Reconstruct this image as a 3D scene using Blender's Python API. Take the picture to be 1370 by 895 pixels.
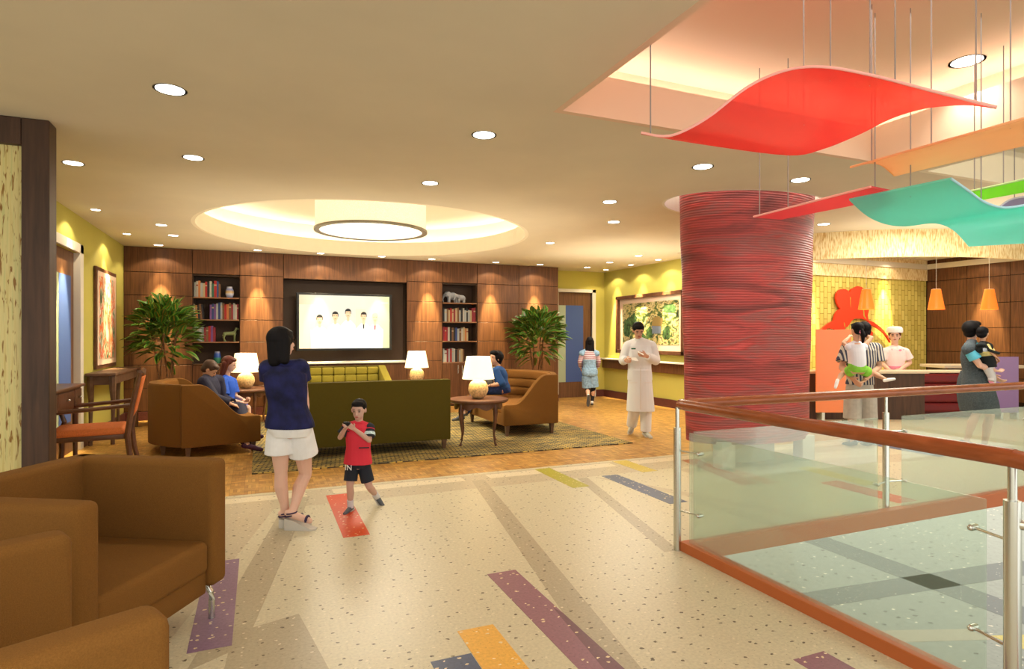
import bpy, bmesh, math, random
from mathutils import Vector, Matrix
from math import sin, cos, pi, radians, atan2, sqrt
random.seed(7)
SC = bpy.context.scene
COL = SC.collection
for o in list(bpy.data.objects): bpy.data.objects.remove(o)

# ------------------------------------------------------------------ camera, world, exposure
TH = radians(22.8); CT, ST = cos(TH), sin(TH); F = 806.0; EYE = 1.5
cam_d = bpy.data.cameras.new('camera'); cam = bpy.data.objects.new('camera', cam_d); COL.objects.link(cam)
cam_d.sensor_width = 36.0; cam_d.lens = F/1370*36; cam_d.shift_y = 2.5/1370; cam_d.clip_start = .05
cam.location = (0, 0, EYE); cam.rotation_euler = (pi/2, 0, -TH)
SC.camera = cam
SC.view_settings.view_transform = 'Standard'; SC.view_settings.look = 'None'
SC.view_settings.gamma = 1; SC.view_settings.use_curve_mapping = False
SC.view_settings.exposure = 0.32
w = bpy.data.worlds.new('world'); SC.world = w; w.use_nodes = True
w.node_tree.nodes['Background'].inputs[0].default_value = (1.0, .95, .86, 1)
w.node_tree.nodes['Background'].inputs[1].default_value = 1.5

def lamp(name, kind, loc, energy, color=(1,.84,.62), size=.1, rot=(0,0,0), parent=None, spot=None, blend=.5, size_y=None):
    d = bpy.data.lights.new(name, kind); d.energy = energy; d.color = color
    if kind == 'AREA':
        d.size = size
        if size_y: d.shape = 'RECTANGLE'; d.size_y = size_y
    elif kind in ('POINT','SPOT'): d.shadow_soft_size = size
    if spot: d.spot_size = radians(spot); d.spot_blend = blend
    o = bpy.data.objects.new(name, d); COL.objects.link(o); o.location = loc; o.rotation_euler = rot
    if parent: o.parent = parent
    return o
# unseen fill lights added to brighten the rooms, without fixtures of their own
lamp('hall_ceiling_light','AREA',(-.6,.2,3.05),45,(1,.95,.85),3.0)
lamp('lounge_ceiling_light','AREA',(1.6,9.6,3.05),120,(1,.90,.72),1.6)
lamp('corridor_ceiling_light','AREA',(6.4,9.6,3.05),90,(1,.90,.72),1.6)
lamp('reception_ceiling_light','AREA',(11.8,7.6,3.28),90,(1,.90,.72),2.4)
lamp('reception_front_light','AREA',(8.0,5.0,3.05),70,(1,.93,.80),1.6)
lamp('atrium_light','AREA',(3.6,2.2,3.58),14,(1,.95,.85),2.0)
lamp('lounge_uplight','AREA',(1.6,9.4,2.15),50,(1,.88,.66),5.0,(pi,0,0))  # upturned fills, added in place of light bounced onto the ceiling
lamp('corridor_uplight','AREA',(6.3,9.6,2.15),26,(1,.88,.66),2.4,(pi,0,0))
lamp('reception_uplight','AREA',(9.0,5.0,2.3),24,(1,.90,.72),2.6,(pi,0,0))
lamp('lower_hall_light','AREA',(13.0,11.0,-.5),520,(1,.97,.90),16.0)  # added under the slab to light the lower floor, no fixture

# ------------------------------------------------------------------ helpers
def R(lat, d, z=0.0):                      # (metres right of the view axis, metres ahead) -> room coordinates
    return Vector((lat*CT + d*ST, -lat*ST + d*CT, z))
def mat(name, col, rough=.6, metal=0, spec=.3, emit=None, es=1, alpha=1, nscale=0, namt=.0, bump=0, bscale=200, coat=0, sub=0):
    m = bpy.data.materials.new(name); m.use_nodes = True; nt = m.node_tree; b = nt.nodes['Principled BSDF']
    b.inputs['Base Color'].default_value = (*col, 1); b.inputs['Roughness'].default_value = rough
    b.inputs['Metallic'].default_value = metal; b.inputs['Specular IOR Level'].default_value = spec
    b.inputs['Coat Weight'].default_value = coat
    if sub: b.inputs['Subsurface Weight'].default_value = sub; b.inputs['Subsurface Scale'].default_value = .02
    if emit: b.inputs['Emission Color'].default_value = (*emit, 1); b.inputs['Emission Strength'].default_value = es
    if alpha < 1: b.inputs['Alpha'].default_value = alpha
    tc = nt.nodes.new('ShaderNodeTexCoord')
    if namt:
        n = nt.nodes.new('ShaderNodeTexNoise'); n.inputs['Scale'].default_value = nscale; n.inputs['Detail'].default_value = 4
        nt.links.new(tc.outputs['Object'], n.inputs['Vector'])
        rp = nt.nodes.new('ShaderNodeValToRGB'); rp.color_ramp.elements[0].position = .3; rp.color_ramp.elements[1].position = .7
        rp.color_ramp.elements[0].color = (*[c*(1-namt) for c in col], 1); rp.color_ramp.elements[1].color = (*[min(1, c*(1+namt)) for c in col], 1)
        nt.links.new(n.outputs['Fac'], rp.inputs[0]); nt.links.new(rp.outputs[0], b.inputs['Base Color'])
    if bump:
        n2 = nt.nodes.new('ShaderNodeTexNoise'); n2.inputs['Scale'].default_value = bscale
        nt.links.new(tc.outputs['Object'], n2.inputs['Vector'])
        bp = nt.nodes.new('ShaderNodeBump'); bp.inputs['Strength'].default_value = bump; bp.inputs['Distance'].default_value = .002
        nt.links.new(n2.outputs['Fac'], bp.inputs['Height']); nt.links.new(bp.outputs[0], b.inputs['Normal'])
    return m
def nodes(m):
    nt = m.node_tree; return nt, nt.nodes['Principled BSDF'], nt.nodes.new, nt.links.new
def mapping(nt, scale, rot=(0,0,0), src='Object'):
    tc = nt.nodes.new('ShaderNodeTexCoord'); mp = nt.nodes.new('ShaderNodeMapping')
    mp.inputs['Scale'].default_value = scale; mp.inputs['Rotation'].default_value = rot
    nt.links.new(tc.outputs[src], mp.inputs['Vector']); return mp
def ramp(nt, stops, interp='LINEAR'):
    r = nt.nodes.new('ShaderNodeValToRGB'); cr = r.color_ramp; cr.interpolation = interp
    while len(cr.elements) < len(stops): cr.elements.new(.5)
    for e, (p, c) in zip(cr.elements, stops): e.position = p; e.color = (*c, 1)
    return r
def wood(name, dark, light, scale=(14,14,.9), rough=.45, spec=.3):
    m = mat(name, light, rough, spec=spec); nt, b, N, L = nodes(m)
    mp = mapping(nt, scale); n = N('ShaderNodeTexNoise'); n.inputs['Scale'].default_value = 2.2; n.inputs['Detail'].default_value = 6
    n.inputs['Distortion'].default_value = .6; L(mp.outputs[0], n.inputs['Vector'])
    r = ramp(nt, [(.3, dark), (.7, light)]); L(n.outputs['Fac'], r.inputs[0]); L(r.outputs[0], b.inputs['Base Color'])
    return m
def fabric(name, col, s=.13):
    return mat(name, col, .9, spec=.15, nscale=260, namt=s, bump=.8, bscale=420)

def terrazzo(name, base, chips=True, chipdark=(.13,.10,.06), sc=1.0, rough=.34, chiplight=(.72,.64,.47)):
    m = mat(name, base, rough, spec=.25); nt, b, N, L = nodes(m)
    mp = mapping(nt, (sc,sc,sc))
    n = N('ShaderNodeTexNoise'); n.inputs['Scale'].default_value = 60; n.inputs['Detail'].default_value = 5; L(mp.outputs[0], n.inputs['Vector'])
    r = ramp(nt, [(.3, tuple(c*.88 for c in base)), (.7, tuple(min(1,c*1.08) for c in base))]); L(n.outputs['Fac'], r.inputs[0])
    prev = r.outputs[0]
    for i, (s, th, col, keep) in enumerate([(9.5,.085,chipdark,.6),(13,.085,chiplight,.35),(28,.075,tuple(c*.55 for c in base),.4)]):
        off = N('ShaderNodeMapping'); off.inputs['Location'].default_value = (i*3.3,i*1.7,0); off.inputs['Scale'].default_value = (1,1.35,0)
        L(mp.outputs[0], off.inputs['Vector'])
        nn = N('ShaderNodeTexNoise'); nn.inputs['Scale'].default_value = 40; L(off.outputs[0], nn.inputs['Vector'])
        ad = N('ShaderNodeMixRGB'); ad.blend_type = 'ADD'; ad.inputs[0].default_value = .025; L(off.outputs[0], ad.inputs[1]); L(nn.outputs['Color'], ad.inputs[2])
        v = N('ShaderNodeTexVoronoi'); v.voronoi_dimensions = '2D'; v.inputs['Scale'].default_value = s; L(ad.outputs[0], v.inputs['Vector'])
        lt = N('ShaderNodeMath'); lt.operation = 'LESS_THAN'; lt.inputs[1].default_value = th; L(v.outputs['Distance'], lt.inputs[0])
        sp = N('ShaderNodeSeparateColor'); L(v.outputs['Color'], sp.inputs[0])
        l2 = N('ShaderNodeMath'); l2.operation = 'LESS_THAN'; l2.inputs[1].default_value = keep; L(sp.outputs[0], l2.inputs[0])
        mu = N('ShaderNodeMath'); mu.operation = 'MULTIPLY'; L(lt.outputs[0], mu.inputs[0]); L(l2.outputs[0], mu.inputs[1])
        mx = N('ShaderNodeMixRGB'); L(mu.outputs[0], mx.inputs[0]); L(prev, mx.inputs[1]); mx.inputs[2].default_value = (*col,1)
        prev = mx.outputs[0]
    L(prev, b.inputs['Base Color']); return m

class MB:
    """collects closed shapes into one mesh"""
    def __init__(s): s.bm = bmesh.new()
    def _xf(s, vs, loc, rot, about=None):
        M = Matrix.Translation(Vector(loc)) @ Matrix.Rotation(rot, 4, 'Z')
        for v in vs: v.co = M @ v.co
    def box(s, c, size, rz=0, bev=0, seg=2, tilt=None):
        b = bmesh.new(); bmesh.ops.create_cube(b, size=1)
        for v in b.verts: v.co = Vector((v.co.x*size[0], v.co.y*size[1], v.co.z*size[2]))
        if bev: bmesh.ops.bevel(b, geom=b.edges[:], offset=bev, segments=seg, profile=.5, affect='EDGES')
        M = Matrix.Translation(Vector(c)) @ Matrix.Rotation(rz, 4, 'Z')
        if tilt: M = M @ Matrix.Rotation(tilt[0], 4, tilt[1])
        for v in b.verts: v.co = M @ v.co
        s.merge(b); return s
    def bb(s, x0,x1,y0,y1,z0,z1, bev=0, seg=2):
        return s.box(((x0+x1)/2,(y0+y1)/2,(z0+z1)/2),(abs(x1-x0),abs(y1-y0),abs(z1-z0)),bev=bev,seg=seg)
    def merge(s, b):
        me = bpy.data.meshes.new('t'); b.to_mesh(me); s.bm.from_mesh(me); bpy.data.meshes.remove(me); b.free()
    def rings(s, rs, close=True, cap=True):
        R0 = [[s.bm.verts.new(p) for p in r] for r in rs]; n = len(R0[0]); fs=[]
        for a, b in zip(R0, R0[1:]):
            for i in range(n if close else n-1):
                j = (i+1) % n
                fs.append(s.bm.faces.new((a[i], a[j], b[j], b[i])))
        if cap and close:
            fs.append(s.bm.faces.new(R0[0][::-1])); fs.append(s.bm.faces.new(R0[-1]))
        bmesh.ops.recalc_face_normals(s.bm, faces=fs)
        return s
    def tube(s, pts, r, n=12, cap=True):
        pts = [Vector(p) for p in pts]; rr = r if isinstance(r,(list,tuple)) else [r]*len(pts); rs = []
        for i, p in enumerate(pts):
            t = (pts[min(i+1,len(pts)-1)] - pts[max(i-1,0)]).normalized()
            ref = Vector((0,0,1)) if abs(t.z) < .95 else Vector((1,0,0))
            a = t.cross(ref).normalized(); b = t.cross(a).normalized()
            rs.append([p + (a*cos(2*pi*k/n) + b*sin(2*pi*k/n))*rr[i] for k in range(n)])
        return s.rings(rs, cap=cap)
    def lathe(s, prof, c=(0,0,0), n=32, sx=1, sy=1, cap=True):
        c = Vector(c)
        return s.rings([[c + Vector((r*sx*cos(2*pi*k/n), r*sy*sin(2*pi*k/n), z)) for k in range(n)] for r, z in prof], cap=cap)
    def prism(s, poly, a0, a1, axis='z', bev=0):
        b = bmesh.new()
        def P(u, v, a): return {'z':(u,v,a),'x':(a,u,v),'y':(u,a,v)}[axis]
        bot = [b.verts.new(P(u,v,a0)) for u,v in poly]; top = [b.verts.new(P(u,v,a1)) for u,v in poly]
        n = len(poly); b.faces.new(bot[::-1]); b.faces.new(top)
        for i in range(n): b.faces.new((bot[i],bot[(i+1)%n],top[(i+1)%n],top[i]))
        bmesh.ops.recalc_face_normals(b, faces=b.faces[:])
        if bev:
            es = [e for e in b.edges if len(e.link_faces)==2 and e.calc_face_angle(0) > .6]
            bmesh.ops.bevel(b, geom=es, offset=bev, segments=2, profile=.5, affect='EDGES')
        s.merge(b); return s
    def ell(s, c, r, n=16, M=None):
        b = bmesh.new(); bmesh.ops.create_uvsphere(b, u_segments=n, v_segments=n//2+2, radius=1)
        for v in b.verts:
            p = Vector((v.co.x*r[0], v.co.y*r[1], v.co.z*r[2]))
            if M: p = M @ p
            v.co = p + Vector(c)
        s.merge(b); return s
    def cap(s, p0, p1, r0, r1, n=12):
        p0, p1 = Vector(p0), Vector(p1); t = (p1-p0)
        if t.length < 1e-5: return s.ell(p0, (r0,r0,r0), 10)
        t.normalize(); pts=[]; rr=[]
        for k in (80,55,30): a=radians(k); pts.append(p0 - t*r0*sin(a)); rr.append(r0*cos(a))
        pts.append(p0); rr.append(r0); pts.append(p1); rr.append(r1)
        for k in (30,55,80): a=radians(k); pts.append(p1 + t*r1*sin(a)); rr.append(r1*cos(a))
        ref = Vector((0,0,1)) if abs(t.z) < .95 else Vector((1,0,0))
        a = t.cross(ref).normalized(); b = t.cross(a).normalized()
        return s.rings([[p + (a*cos(2*pi*k/n)+b*sin(2*pi*k/n))*r for k in range(n)] for p, r in zip(pts, rr)])
    def build(s, name, m, parent=None, smooth=False, remesh=None, sm=0, dec=0):
        me = bpy.data.meshes.new(name); s.bm.to_mesh(me); s.bm.free()
        if remesh:
            o = bpy.data.objects.new('tmp', me); COL.objects.link(o)
            md = o.modifiers.new('r','REMESH'); md.mode='VOXEL'; md.voxel_size=remesh
            if sm: q=o.modifiers.new('s','SMOOTH'); q.factor=.5; q.iterations=sm
            dg = bpy.context.evaluated_depsgraph_get(); dg.update()
            m2 = bpy.data.meshes.new_from_object(o.evaluated_get(dg)); bpy.data.objects.remove(o); bpy.data.meshes.remove(me); me = m2; me.name = name
            smooth = True
        if m: me.materials.clear(); me.materials.append(m)
        o = bpy.data.objects.new(name, me); COL.objects.link(o)
        if parent: o.parent = parent
        if smooth:
            for p in me.polygons: p.use_smooth = True
            if not remesh:
                me.set_sharp_from_angle(angle=radians(40))
        return o
def tag(o, label=None, cat=None, group=None, kind=None):
    if label: o['label'] = label
    if cat: o['category'] = cat
    if group: o['group'] = group
    if kind: o['kind'] = kind
    return o
def T(name, label, cat, loc=(0,0,0), rz=0, group=None):
    o = bpy.data.objects.new(name, None); COL.objects.link(o); o.empty_display_size = .1
    o.location = loc; o.rotation_euler = (0,0,rz); return tag(o, label, cat, group)
def S(o, label=None):
    o['kind'] = 'structure'
    if label: o['label'] = label
    return o
def facing(lat,d):                  # rotation so that local -Y points along the view-frame vector (lat,d)
    v=R(lat,d); return atan2(v.y,v.x)+pi/2
def copy_tree(o, parent=None):
    c = o.copy(); COL.objects.link(c)
    if parent: c.parent = parent
    for ch in list(o.children): copy_tree(ch, c)
    return c

# ------------------------------------------------------------------ materials
M = {}
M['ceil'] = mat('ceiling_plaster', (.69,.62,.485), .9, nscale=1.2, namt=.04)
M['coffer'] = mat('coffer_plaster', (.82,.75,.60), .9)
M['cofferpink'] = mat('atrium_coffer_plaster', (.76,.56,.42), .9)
M['green'] = mat('green_wall_paint', (.50,.45,.10), .85, nscale=2, namt=.03)
M['walnut'] = wood('walnut_panel', (.085,.033,.012), (.165,.068,.026))
M['walnut_dark'] = wood('dark_walnut', (.045,.024,.014), (.085,.042,.024))
M['backing'] = mat('dark_joint', (.02,.011,.007), .8)
M['niche'] = mat('niche_brown', (.050,.028,.017), .6)
M['shelfwood'] = wood('shelf_edge_wood', (.20,.095,.045), (.30,.15,.075), (3,14,14))
M['furn'] = wood('furniture_wood', (.085,.036,.018), (.16,.070,.036), (3,3,3), .35)
M['furn_grey'] = wood('brown_grey_wood', (.11,.060,.035), (.19,.105,.062), (4,4,4), .4)
M['white'] = mat('white_trim', (.72,.68,.60), .5)
M['maroonbase'] = mat('maroon_base', (.11,.035,.028), .4, nscale=120, namt=.4)
M['blue'] = mat('blue_door_panel', (.055,.10,.30), .5)
M['palegreen'] = mat('pale_green_glass', (.36,.42,.30), .25)
M['doorwood'] = wood('door_wood', (.10,.045,.022), (.18,.085,.040))
M['chrome'] = mat('brushed_steel', (.62,.64,.60), .25, 1)
M['rail'] = wood('red_handrail_wood', (.24,.062,.018), (.36,.10,.032), (2.5,2.5,14), .25)
M['curb'] = mat('orange_curb', (.46,.125,.035), .45)
M['cream'] = mat('cream_counter', (.62,.54,.40), .4)
M['brownfab'] = fabric('brown_fabric', (.19,.085,.018))
M['brownfab2'] = fabric('ochre_fabric', (.23,.098,.020))
M['olivefab'] = fabric('olive_fabric', (.085,.066,.008))  # darkened to carry the shade of a sofa back turned from the lamps
M['yolivefab'] = fabric('yellow_olive_fabric', (.27,.22,.030))
M['maroonfab'] = mat('maroon_vinyl', (.14,.010,.012), .45)
M['shade'] = mat('lamp_shade', (.9,.8,.6), .9, emit=(1,.80,.46), es=1.15)
M['lampball'] = mat('gold_leaf_ball', (.62,.45,.22), .35, nscale=40, namt=.35)
M['lens'] = mat('lamp_lens', (1,1,1), .5, emit=(1,.95,.86), es=9)
M['lampring'] = mat('lamp_ring', (.20,.18,.13), .4, .4)
M['led'] = mat('cove_strip', (1,1,1), .5, emit=(1,.95,.85), es=9)
M['black'] = mat('black_plastic', (.012,.012,.012), .35)
M['pot'] = mat('dark_pot', (.04,.025,.018), .5)
M['stem'] = mat('plant_stem', (.16,.08,.035), .8, nscale=30, namt=.4)
M['skin'] = mat('skin', (.62,.36,.24), .55, sub=.08)
M['skin_pale'] = mat('pale_skin', (.72,.46,.36), .55, sub=.08)
M['hair'] = mat('black_hair', (.007,.006,.007), .6, spec=.12, bump=.5, bscale=120)
M['hair_red'] = mat('auburn_hair', (.10,.020,.012), .35, bump=.5, bscale=120)
M['hair_brown'] = mat('brown_hair', (.075,.038,.022), .5, bump=.5, bscale=120)
M['eye'] = mat('eye_dark', (.02,.012,.01), .3); M['lips'] = mat('lips', (.45,.10,.09), .5)

def parquet():
    m = mat('parquet', (.5,.26,.08), .35, spec=.35); nt,b,N,L = nodes(m)
    mp = mapping(nt,(1,1,1))
    outs=[]
    for rz in (0, pi/2):
        m2 = N('ShaderNodeMapping'); m2.inputs['Rotation'].default_value=(0,0,rz+.0); L(mp.outputs[0], m2.inputs['Vector'])
        br = N('ShaderNodeTexBrick'); br.offset=0; br.inputs['Scale'].default_value=1; br.inputs['Brick Width'].default_value=.13; br.inputs['Row Height'].default_value=.0325
        br.inputs['Mortar Size'].default_value=.0010; br.inputs['Color1'].default_value=(.62,.36,.10,1); br.inputs['Color2'].default_value=(.38,.185,.042,1); br.inputs['Mortar'].default_value=(.16,.07,.02,1)
        L(m2.outputs[0], br.inputs['Vector']); outs.append(br.outputs['Color'])
    ck = N('ShaderNodeTexChecker'); ck.inputs['Scale'].default_value=1/.13; L(mp.outputs[0], ck.inputs['Vector'])
    mx = N('ShaderNodeMixRGB'); L(ck.outputs['Fac'], mx.inputs[0]); L(outs[0], mx.inputs[1]); L(outs[1], mx.inputs[2])
    n = N('ShaderNodeTexNoise'); n.inputs['Scale'].default_value=9; n.inputs['Detail'].default_value=5; L(mp.outputs[0], n.inputs['Vector'])
    r = ramp(nt,[(.3,(.72,.72,.72)),(.7,(1.15,1.12,1.05))]); L(n.outputs['Fac'], r.inputs[0])
    mm = N('ShaderNodeMixRGB'); mm.blend_type='MULTIPLY'; mm.inputs[0].default_value=1; L(mx.outputs[0], mm.inputs[1]); L(r.outputs[0], mm.inputs[2])
    L(mm.outputs[0], b.inputs['Base Color']); return m
M['parquet'] = parquet()
M['terr'] = terrazzo('terrazzo', (.585,.53,.37))
M['terr_dark'] = terrazzo('terrazzo_taupe', (.42,.36,.245))
M['terr_mid'] = terrazzo('terrazzo_tan', (.51,.435,.30))
M['terr_light'] = terrazzo('terrazzo_cream', (.70,.61,.43))
M['terr_low'] = terrazzo('terrazzo_lower', (.27,.285,.225), sc=.22, chipdark=(.09,.09,.06))
M['terr_lowdark'] = terrazzo('terrazzo_lower_dark', (.10,.11,.09), sc=.55)  # colour of the beam shadows drawn on the lower floor
def inlay(name, col): return terrazzo('terrazzo_'+name, col, chipdark=(.75,.6,.36), chiplight=(.9,.75,.5))
M['i_red'] = inlay('red',(.62,.075,.018)); M['i_pur'] = inlay('purple',(.28,.13,.17)); M['i_yel'] = inlay('yellow',(.78,.42,.07))
M['i_blue'] = inlay('blue',(.075,.10,.18)); M['i_olive'] = inlay('olive',(.42,.38,.045)); M['i_yel2'] = inlay('lemon',(.62,.48,.07)); M['i_pur2'] = inlay('violet',(.25,.15,.24))
M['i_rust'] = inlay('rust', (.42,.15,.08)); M['i_pinkdk'] = inlay('mauve', (.17,.075,.10))

def reed():
    m = mat('reed_panel', (.6,.5,.2), .35); nt,b,N,L = nodes(m)
    mp = mapping(nt,(60,60,2.2)); n = N('ShaderNodeTexNoise'); n.inputs['Scale'].default_value=1; n.inputs['Detail'].default_value=3; L(mp.outputs[0], n.inputs['Vector'])
    r = ramp(nt,[(.25,(.52,.42,.13)),(.5,(.66,.57,.25)),(.75,(.50,.50,.20))]); L(n.outputs['Fac'], r.inputs[0])
    mp2 = mapping(nt,(62,62,9)); n2 = N('ShaderNodeTexNoise'); n2.inputs['Scale'].default_value=1; n2.inputs['Detail'].default_value=2; n2.inputs['Distortion'].default_value=.5; L(mp2.outputs[0], n2.inputs['Vector'])
    r2 = ramp(nt,[(.575,(0,0,0)),(.66,(1,1,1))]); L(n2.outputs['Fac'], r2.inputs[0])
    mx = N('ShaderNodeMixRGB'); L(r2.outputs[0], mx.inputs[0]); L(r.outputs[0], mx.inputs[1]); mx.inputs[2].default_value=(.24,.115,.015,1)
    L(mx.outputs[0], b.inputs['Base Color']); return m
M['reed'] = reed()
def fibre():
    m = mat('fibre_canopy', (.8,.6,.3), .6); nt,b,N,L = nodes(m)
    mp = mapping(nt,(30,30,5)); n = N('ShaderNodeTexNoise'); n.inputs['Scale'].default_value=2; n.inputs['Detail'].default_value=5; L(mp.outputs[0], n.inputs['Vector'])
    r = ramp(nt,[(.35,(.60,.36,.12)),(.5,(.84,.66,.34)),(.65,(.92,.80,.50))]); L(n.outputs['Fac'], r.inputs[0]); L(r.outputs[0], b.inputs['Base Color']); return m
M['fibre'] = fibre()
def tiles():
    m = mat('yellow_tiles', (.8,.65,.1), .35); nt,b,N,L = nodes(m)
    tc = N('ShaderNodeTexCoord'); sx = N('ShaderNodeSeparateXYZ'); cx = N('ShaderNodeCombineXYZ'); L(tc.outputs['Object'], sx.inputs[0]); L(sx.outputs['Z'], cx.inputs['X']); L(sx.outputs['X'], cx.inputs['Y'])
    br = N('ShaderNodeTexBrick'); br.inputs['Scale'].default_value=1; br.inputs['Brick Width'].default_value=.235; br.inputs['Row Height'].default_value=.115
    br.inputs['Mortar Size'].default_value=.007; br.inputs['Mortar Smooth'].default_value=.1
    br.inputs['Color1'].default_value=(.74,.62,.17,1); br.inputs['Color2'].default_value=(.55,.44,.10,1); br.inputs['Mortar'].default_value=(.36,.26,.035,1)
    L(cx.outputs[0], br.inputs['Vector']); L(br.outputs['Color'], b.inputs['Base Color'])
    bp = N('ShaderNodeBump'); bp.inputs['Strength'].default_value=.7; bp.inputs['Distance'].default_value=.01; bp.invert=True
    L(br.outputs['Fac'], bp.inputs['Height']); L(bp.outputs[0], b.inputs['Normal']); return m
M['tiles'] = tiles()
def rugmat():
    m = mat('rug_weave', (.3,.25,.08), .95); nt,b,N,L = nodes(m)
    mp = mapping(nt,(1,1,1),(0,0,radians(8)))
    br = N('ShaderNodeTexBrick'); br.inputs['Scale'].default_value=1; br.inputs['Brick Width'].default_value=.10; br.inputs['Row Height'].default_value=.040; br.inputs['Mortar Size'].default_value=.010
    br.inputs['Color1'].default_value=(.66,.50,.15,1); br.inputs['Color2'].default_value=(.42,.34,.13,1); br.inputs['Mortar'].default_value=(.07,.06,.05,1)
    L(mp.outputs[0], br.inputs['Vector'])
    n = N('ShaderNodeTexNoise'); n.inputs['Scale'].default_value=5; n.inputs['Detail'].default_value=3
    mp2 = mapping(nt,(.7,2.0,1)); L(mp2.outputs[0], n.inputs['Vector'])
    r = ramp(nt,[(.4,(.55,.58,.65)),(.6,(1.2,1.1,.85))]); L(n.outputs['Fac'], r.inputs[0])
    mm = N('ShaderNodeMixRGB'); mm.blend_type='MULTIPLY'; mm.inputs[0].default_value=1; L(br.outputs['Color'], mm.inputs[1]); L(r.outputs[0], mm.inputs[2])
    L(mm.outputs[0], b.inputs['Base Color']); return m
M['rug'] = rugmat()
def columnmat():
    m = mat('red_layers', (.4,.03,.03), .45); nt,b,N,L = nodes(m)
    mp = mapping(nt,(.5,.5,2.6),(0,radians(16),0)); n = N('ShaderNodeTexNoise'); n.inputs['Scale'].default_value=1.6; n.inputs['Detail'].default_value=6; n.inputs['Distortion'].default_value=.9; L(mp.outputs[0], n.inputs['Vector'])
    r = ramp(nt,[(.30,(.13,.032,.030)),(.42,(.28,.050,.048)),(.50,(.43,.062,.058)),(.58,(.29,.085,.08)),(.66,(.37,.05,.046)),(.76,(.60,.085,.08))]); L(n.outputs['Fac'], r.inputs[0])
    mp2 = mapping(nt,(.2,.2,1)); wv = N('ShaderNodeTexWave'); wv.bands_direction='Z'; wv.inputs['Scale'].default_value=11; wv.inputs['Distortion'].default_value=3; wv.inputs['Detail'].default_value=2; L(mp2.outputs[0], wv.inputs['Vector'])
    r2 = ramp(nt,[(.1,(.86,.85,.85)),(.7,(1.06,1.05,1.05))]); L(wv.outputs['Fac'], r2.inputs[0])
    mm = N('ShaderNodeMixRGB'); mm.blend_type='MULTIPLY'; mm.inputs[0].default_value=1; L(r.outputs[0], mm.inputs[1]); L(r2.outputs[0], mm.inputs[2])
    L(mm.outputs[0], b.inputs['Base Color'])
    bp = N('ShaderNodeBump'); bp.inputs['Strength'].default_value=.4; bp.inputs['Distance'].default_value=.01; L(wv.outputs['Fac'], bp.inputs['Height']); L(bp.outputs[0], b.inputs['Normal'])
    return m
M['column'] = columnmat()
def translucent(name, col, trans=.25, rough=.25, thru=.35, glossc=.06, tint=None):
    m = bpy.data.materials.new(name); m.use_nodes=True; nt=m.node_tree; nt.nodes.clear(); N=nt.nodes.new; L=nt.links.new
    out=N('ShaderNodeOutputMaterial'); df=N('ShaderNodeBsdfDiffuse'); df.inputs[0].default_value=(*col,1)
    tl=N('ShaderNodeBsdfTranslucent'); tl.inputs[0].default_value=(*col,1); tp=N('ShaderNodeBsdfTransparent'); tp.inputs[0].default_value=(*(tint or [min(1,c*1.15+.08) for c in col]),1)
    gl=N('ShaderNodeBsdfGlossy'); gl.inputs['Roughness'].default_value=rough
    a=N('ShaderNodeMixShader'); a.inputs[0].default_value=thru; L(df.outputs[0],a.inputs[1]); L(tl.outputs[0],a.inputs[2])
    b=N('ShaderNodeMixShader'); b.inputs[0].default_value=trans; L(a.outputs[0],b.inputs[1]); L(tp.outputs[0],b.inputs[2])
    c=N('ShaderNodeMixShader'); c.inputs[0].default_value=glossc; L(b.outputs[0],c.inputs[1]); L(gl.outputs[0],c.inputs[2]); L(c.outputs[0],out.inputs[0])
    return m
M['w_red'] = translucent('red_acrylic',(.98,.15,.14),.42,thru=.6,tint=(1,.42,.38)); M['w_pink'] = translucent('pink_acrylic',(.95,.22,.26),.3,thru=.6)
M['w_orange'] = translucent('orange_acrylic',(1.0,.68,.40),.15,thru=.5); M['w_teal'] = translucent('teal_acrylic',(.30,.95,.84),.05,thru=.5)
M['w_green'] = translucent('green_acrylic',(.40,.95,.08),.1,thru=.5); M['w_lav'] = translucent('lavender_acrylic',(.55,.55,.85),.2,thru=.5)
M['edge_pink'] = mat('polished_red_edge',(1,.50,.46),.3); M['edge_blue'] = mat('polished_teal_edge',(.45,.80,.95),.3); M['edge_or'] = mat('polished_orange_edge',(1,.60,.22),.3)
M['edge_gr'] = mat('polished_green_edge',(.6,.9,.45),.3); M['edge_lav'] = mat('polished_lavender_edge',(.75,.78,.95),.3)
M['p_orange'] = translucent('orange_screen',(1.0,.36,.12),.10,thru=.4); M['p_purple'] = translucent('purple_screen',(.42,.27,.60),.15,thru=.4)
M['rod'] = mat('steel_rod',(.34,.31,.30),.45,.4)
def glass():
    m = bpy.data.materials.new('rail_glass'); m.use_nodes=True; nt=m.node_tree; nt.nodes.clear(); N=nt.nodes.new; L=nt.links.new
    out=N('ShaderNodeOutputMaterial'); tp=N('ShaderNodeBsdfTransparent'); tp.inputs[0].default_value=(.93,.98,.94,1)
    df=N('ShaderNodeBsdfDiffuse'); df.inputs[0].default_value=(.62,.74,.64,1); gl=N('ShaderNodeBsdfGlossy'); gl.inputs['Roughness'].default_value=.03
    a=N('ShaderNodeMixShader'); a.inputs[0].default_value=.14; L(tp.outputs[0],a.inputs[1]); L(df.outputs[0],a.inputs[2])
    fr=N('ShaderNodeFresnel'); fr.inputs[0].default_value=1.4; mu=N('ShaderNodeMath'); mu.operation='MULTIPLY'; mu.inputs[1].default_value=.3; L(fr.outputs[0],mu.inputs[0])
    b=N('ShaderNodeMixShader'); L(mu.outputs[0],b.inputs[0]); L(a.outputs[0],b.inputs[1]); L(gl.outputs[0],b.inputs[2]); L(b.outputs[0],out.inputs[0]); return m
M['glass'] = glass()

# ================================================================== STRUCTURE
CZ = 3.1
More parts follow.
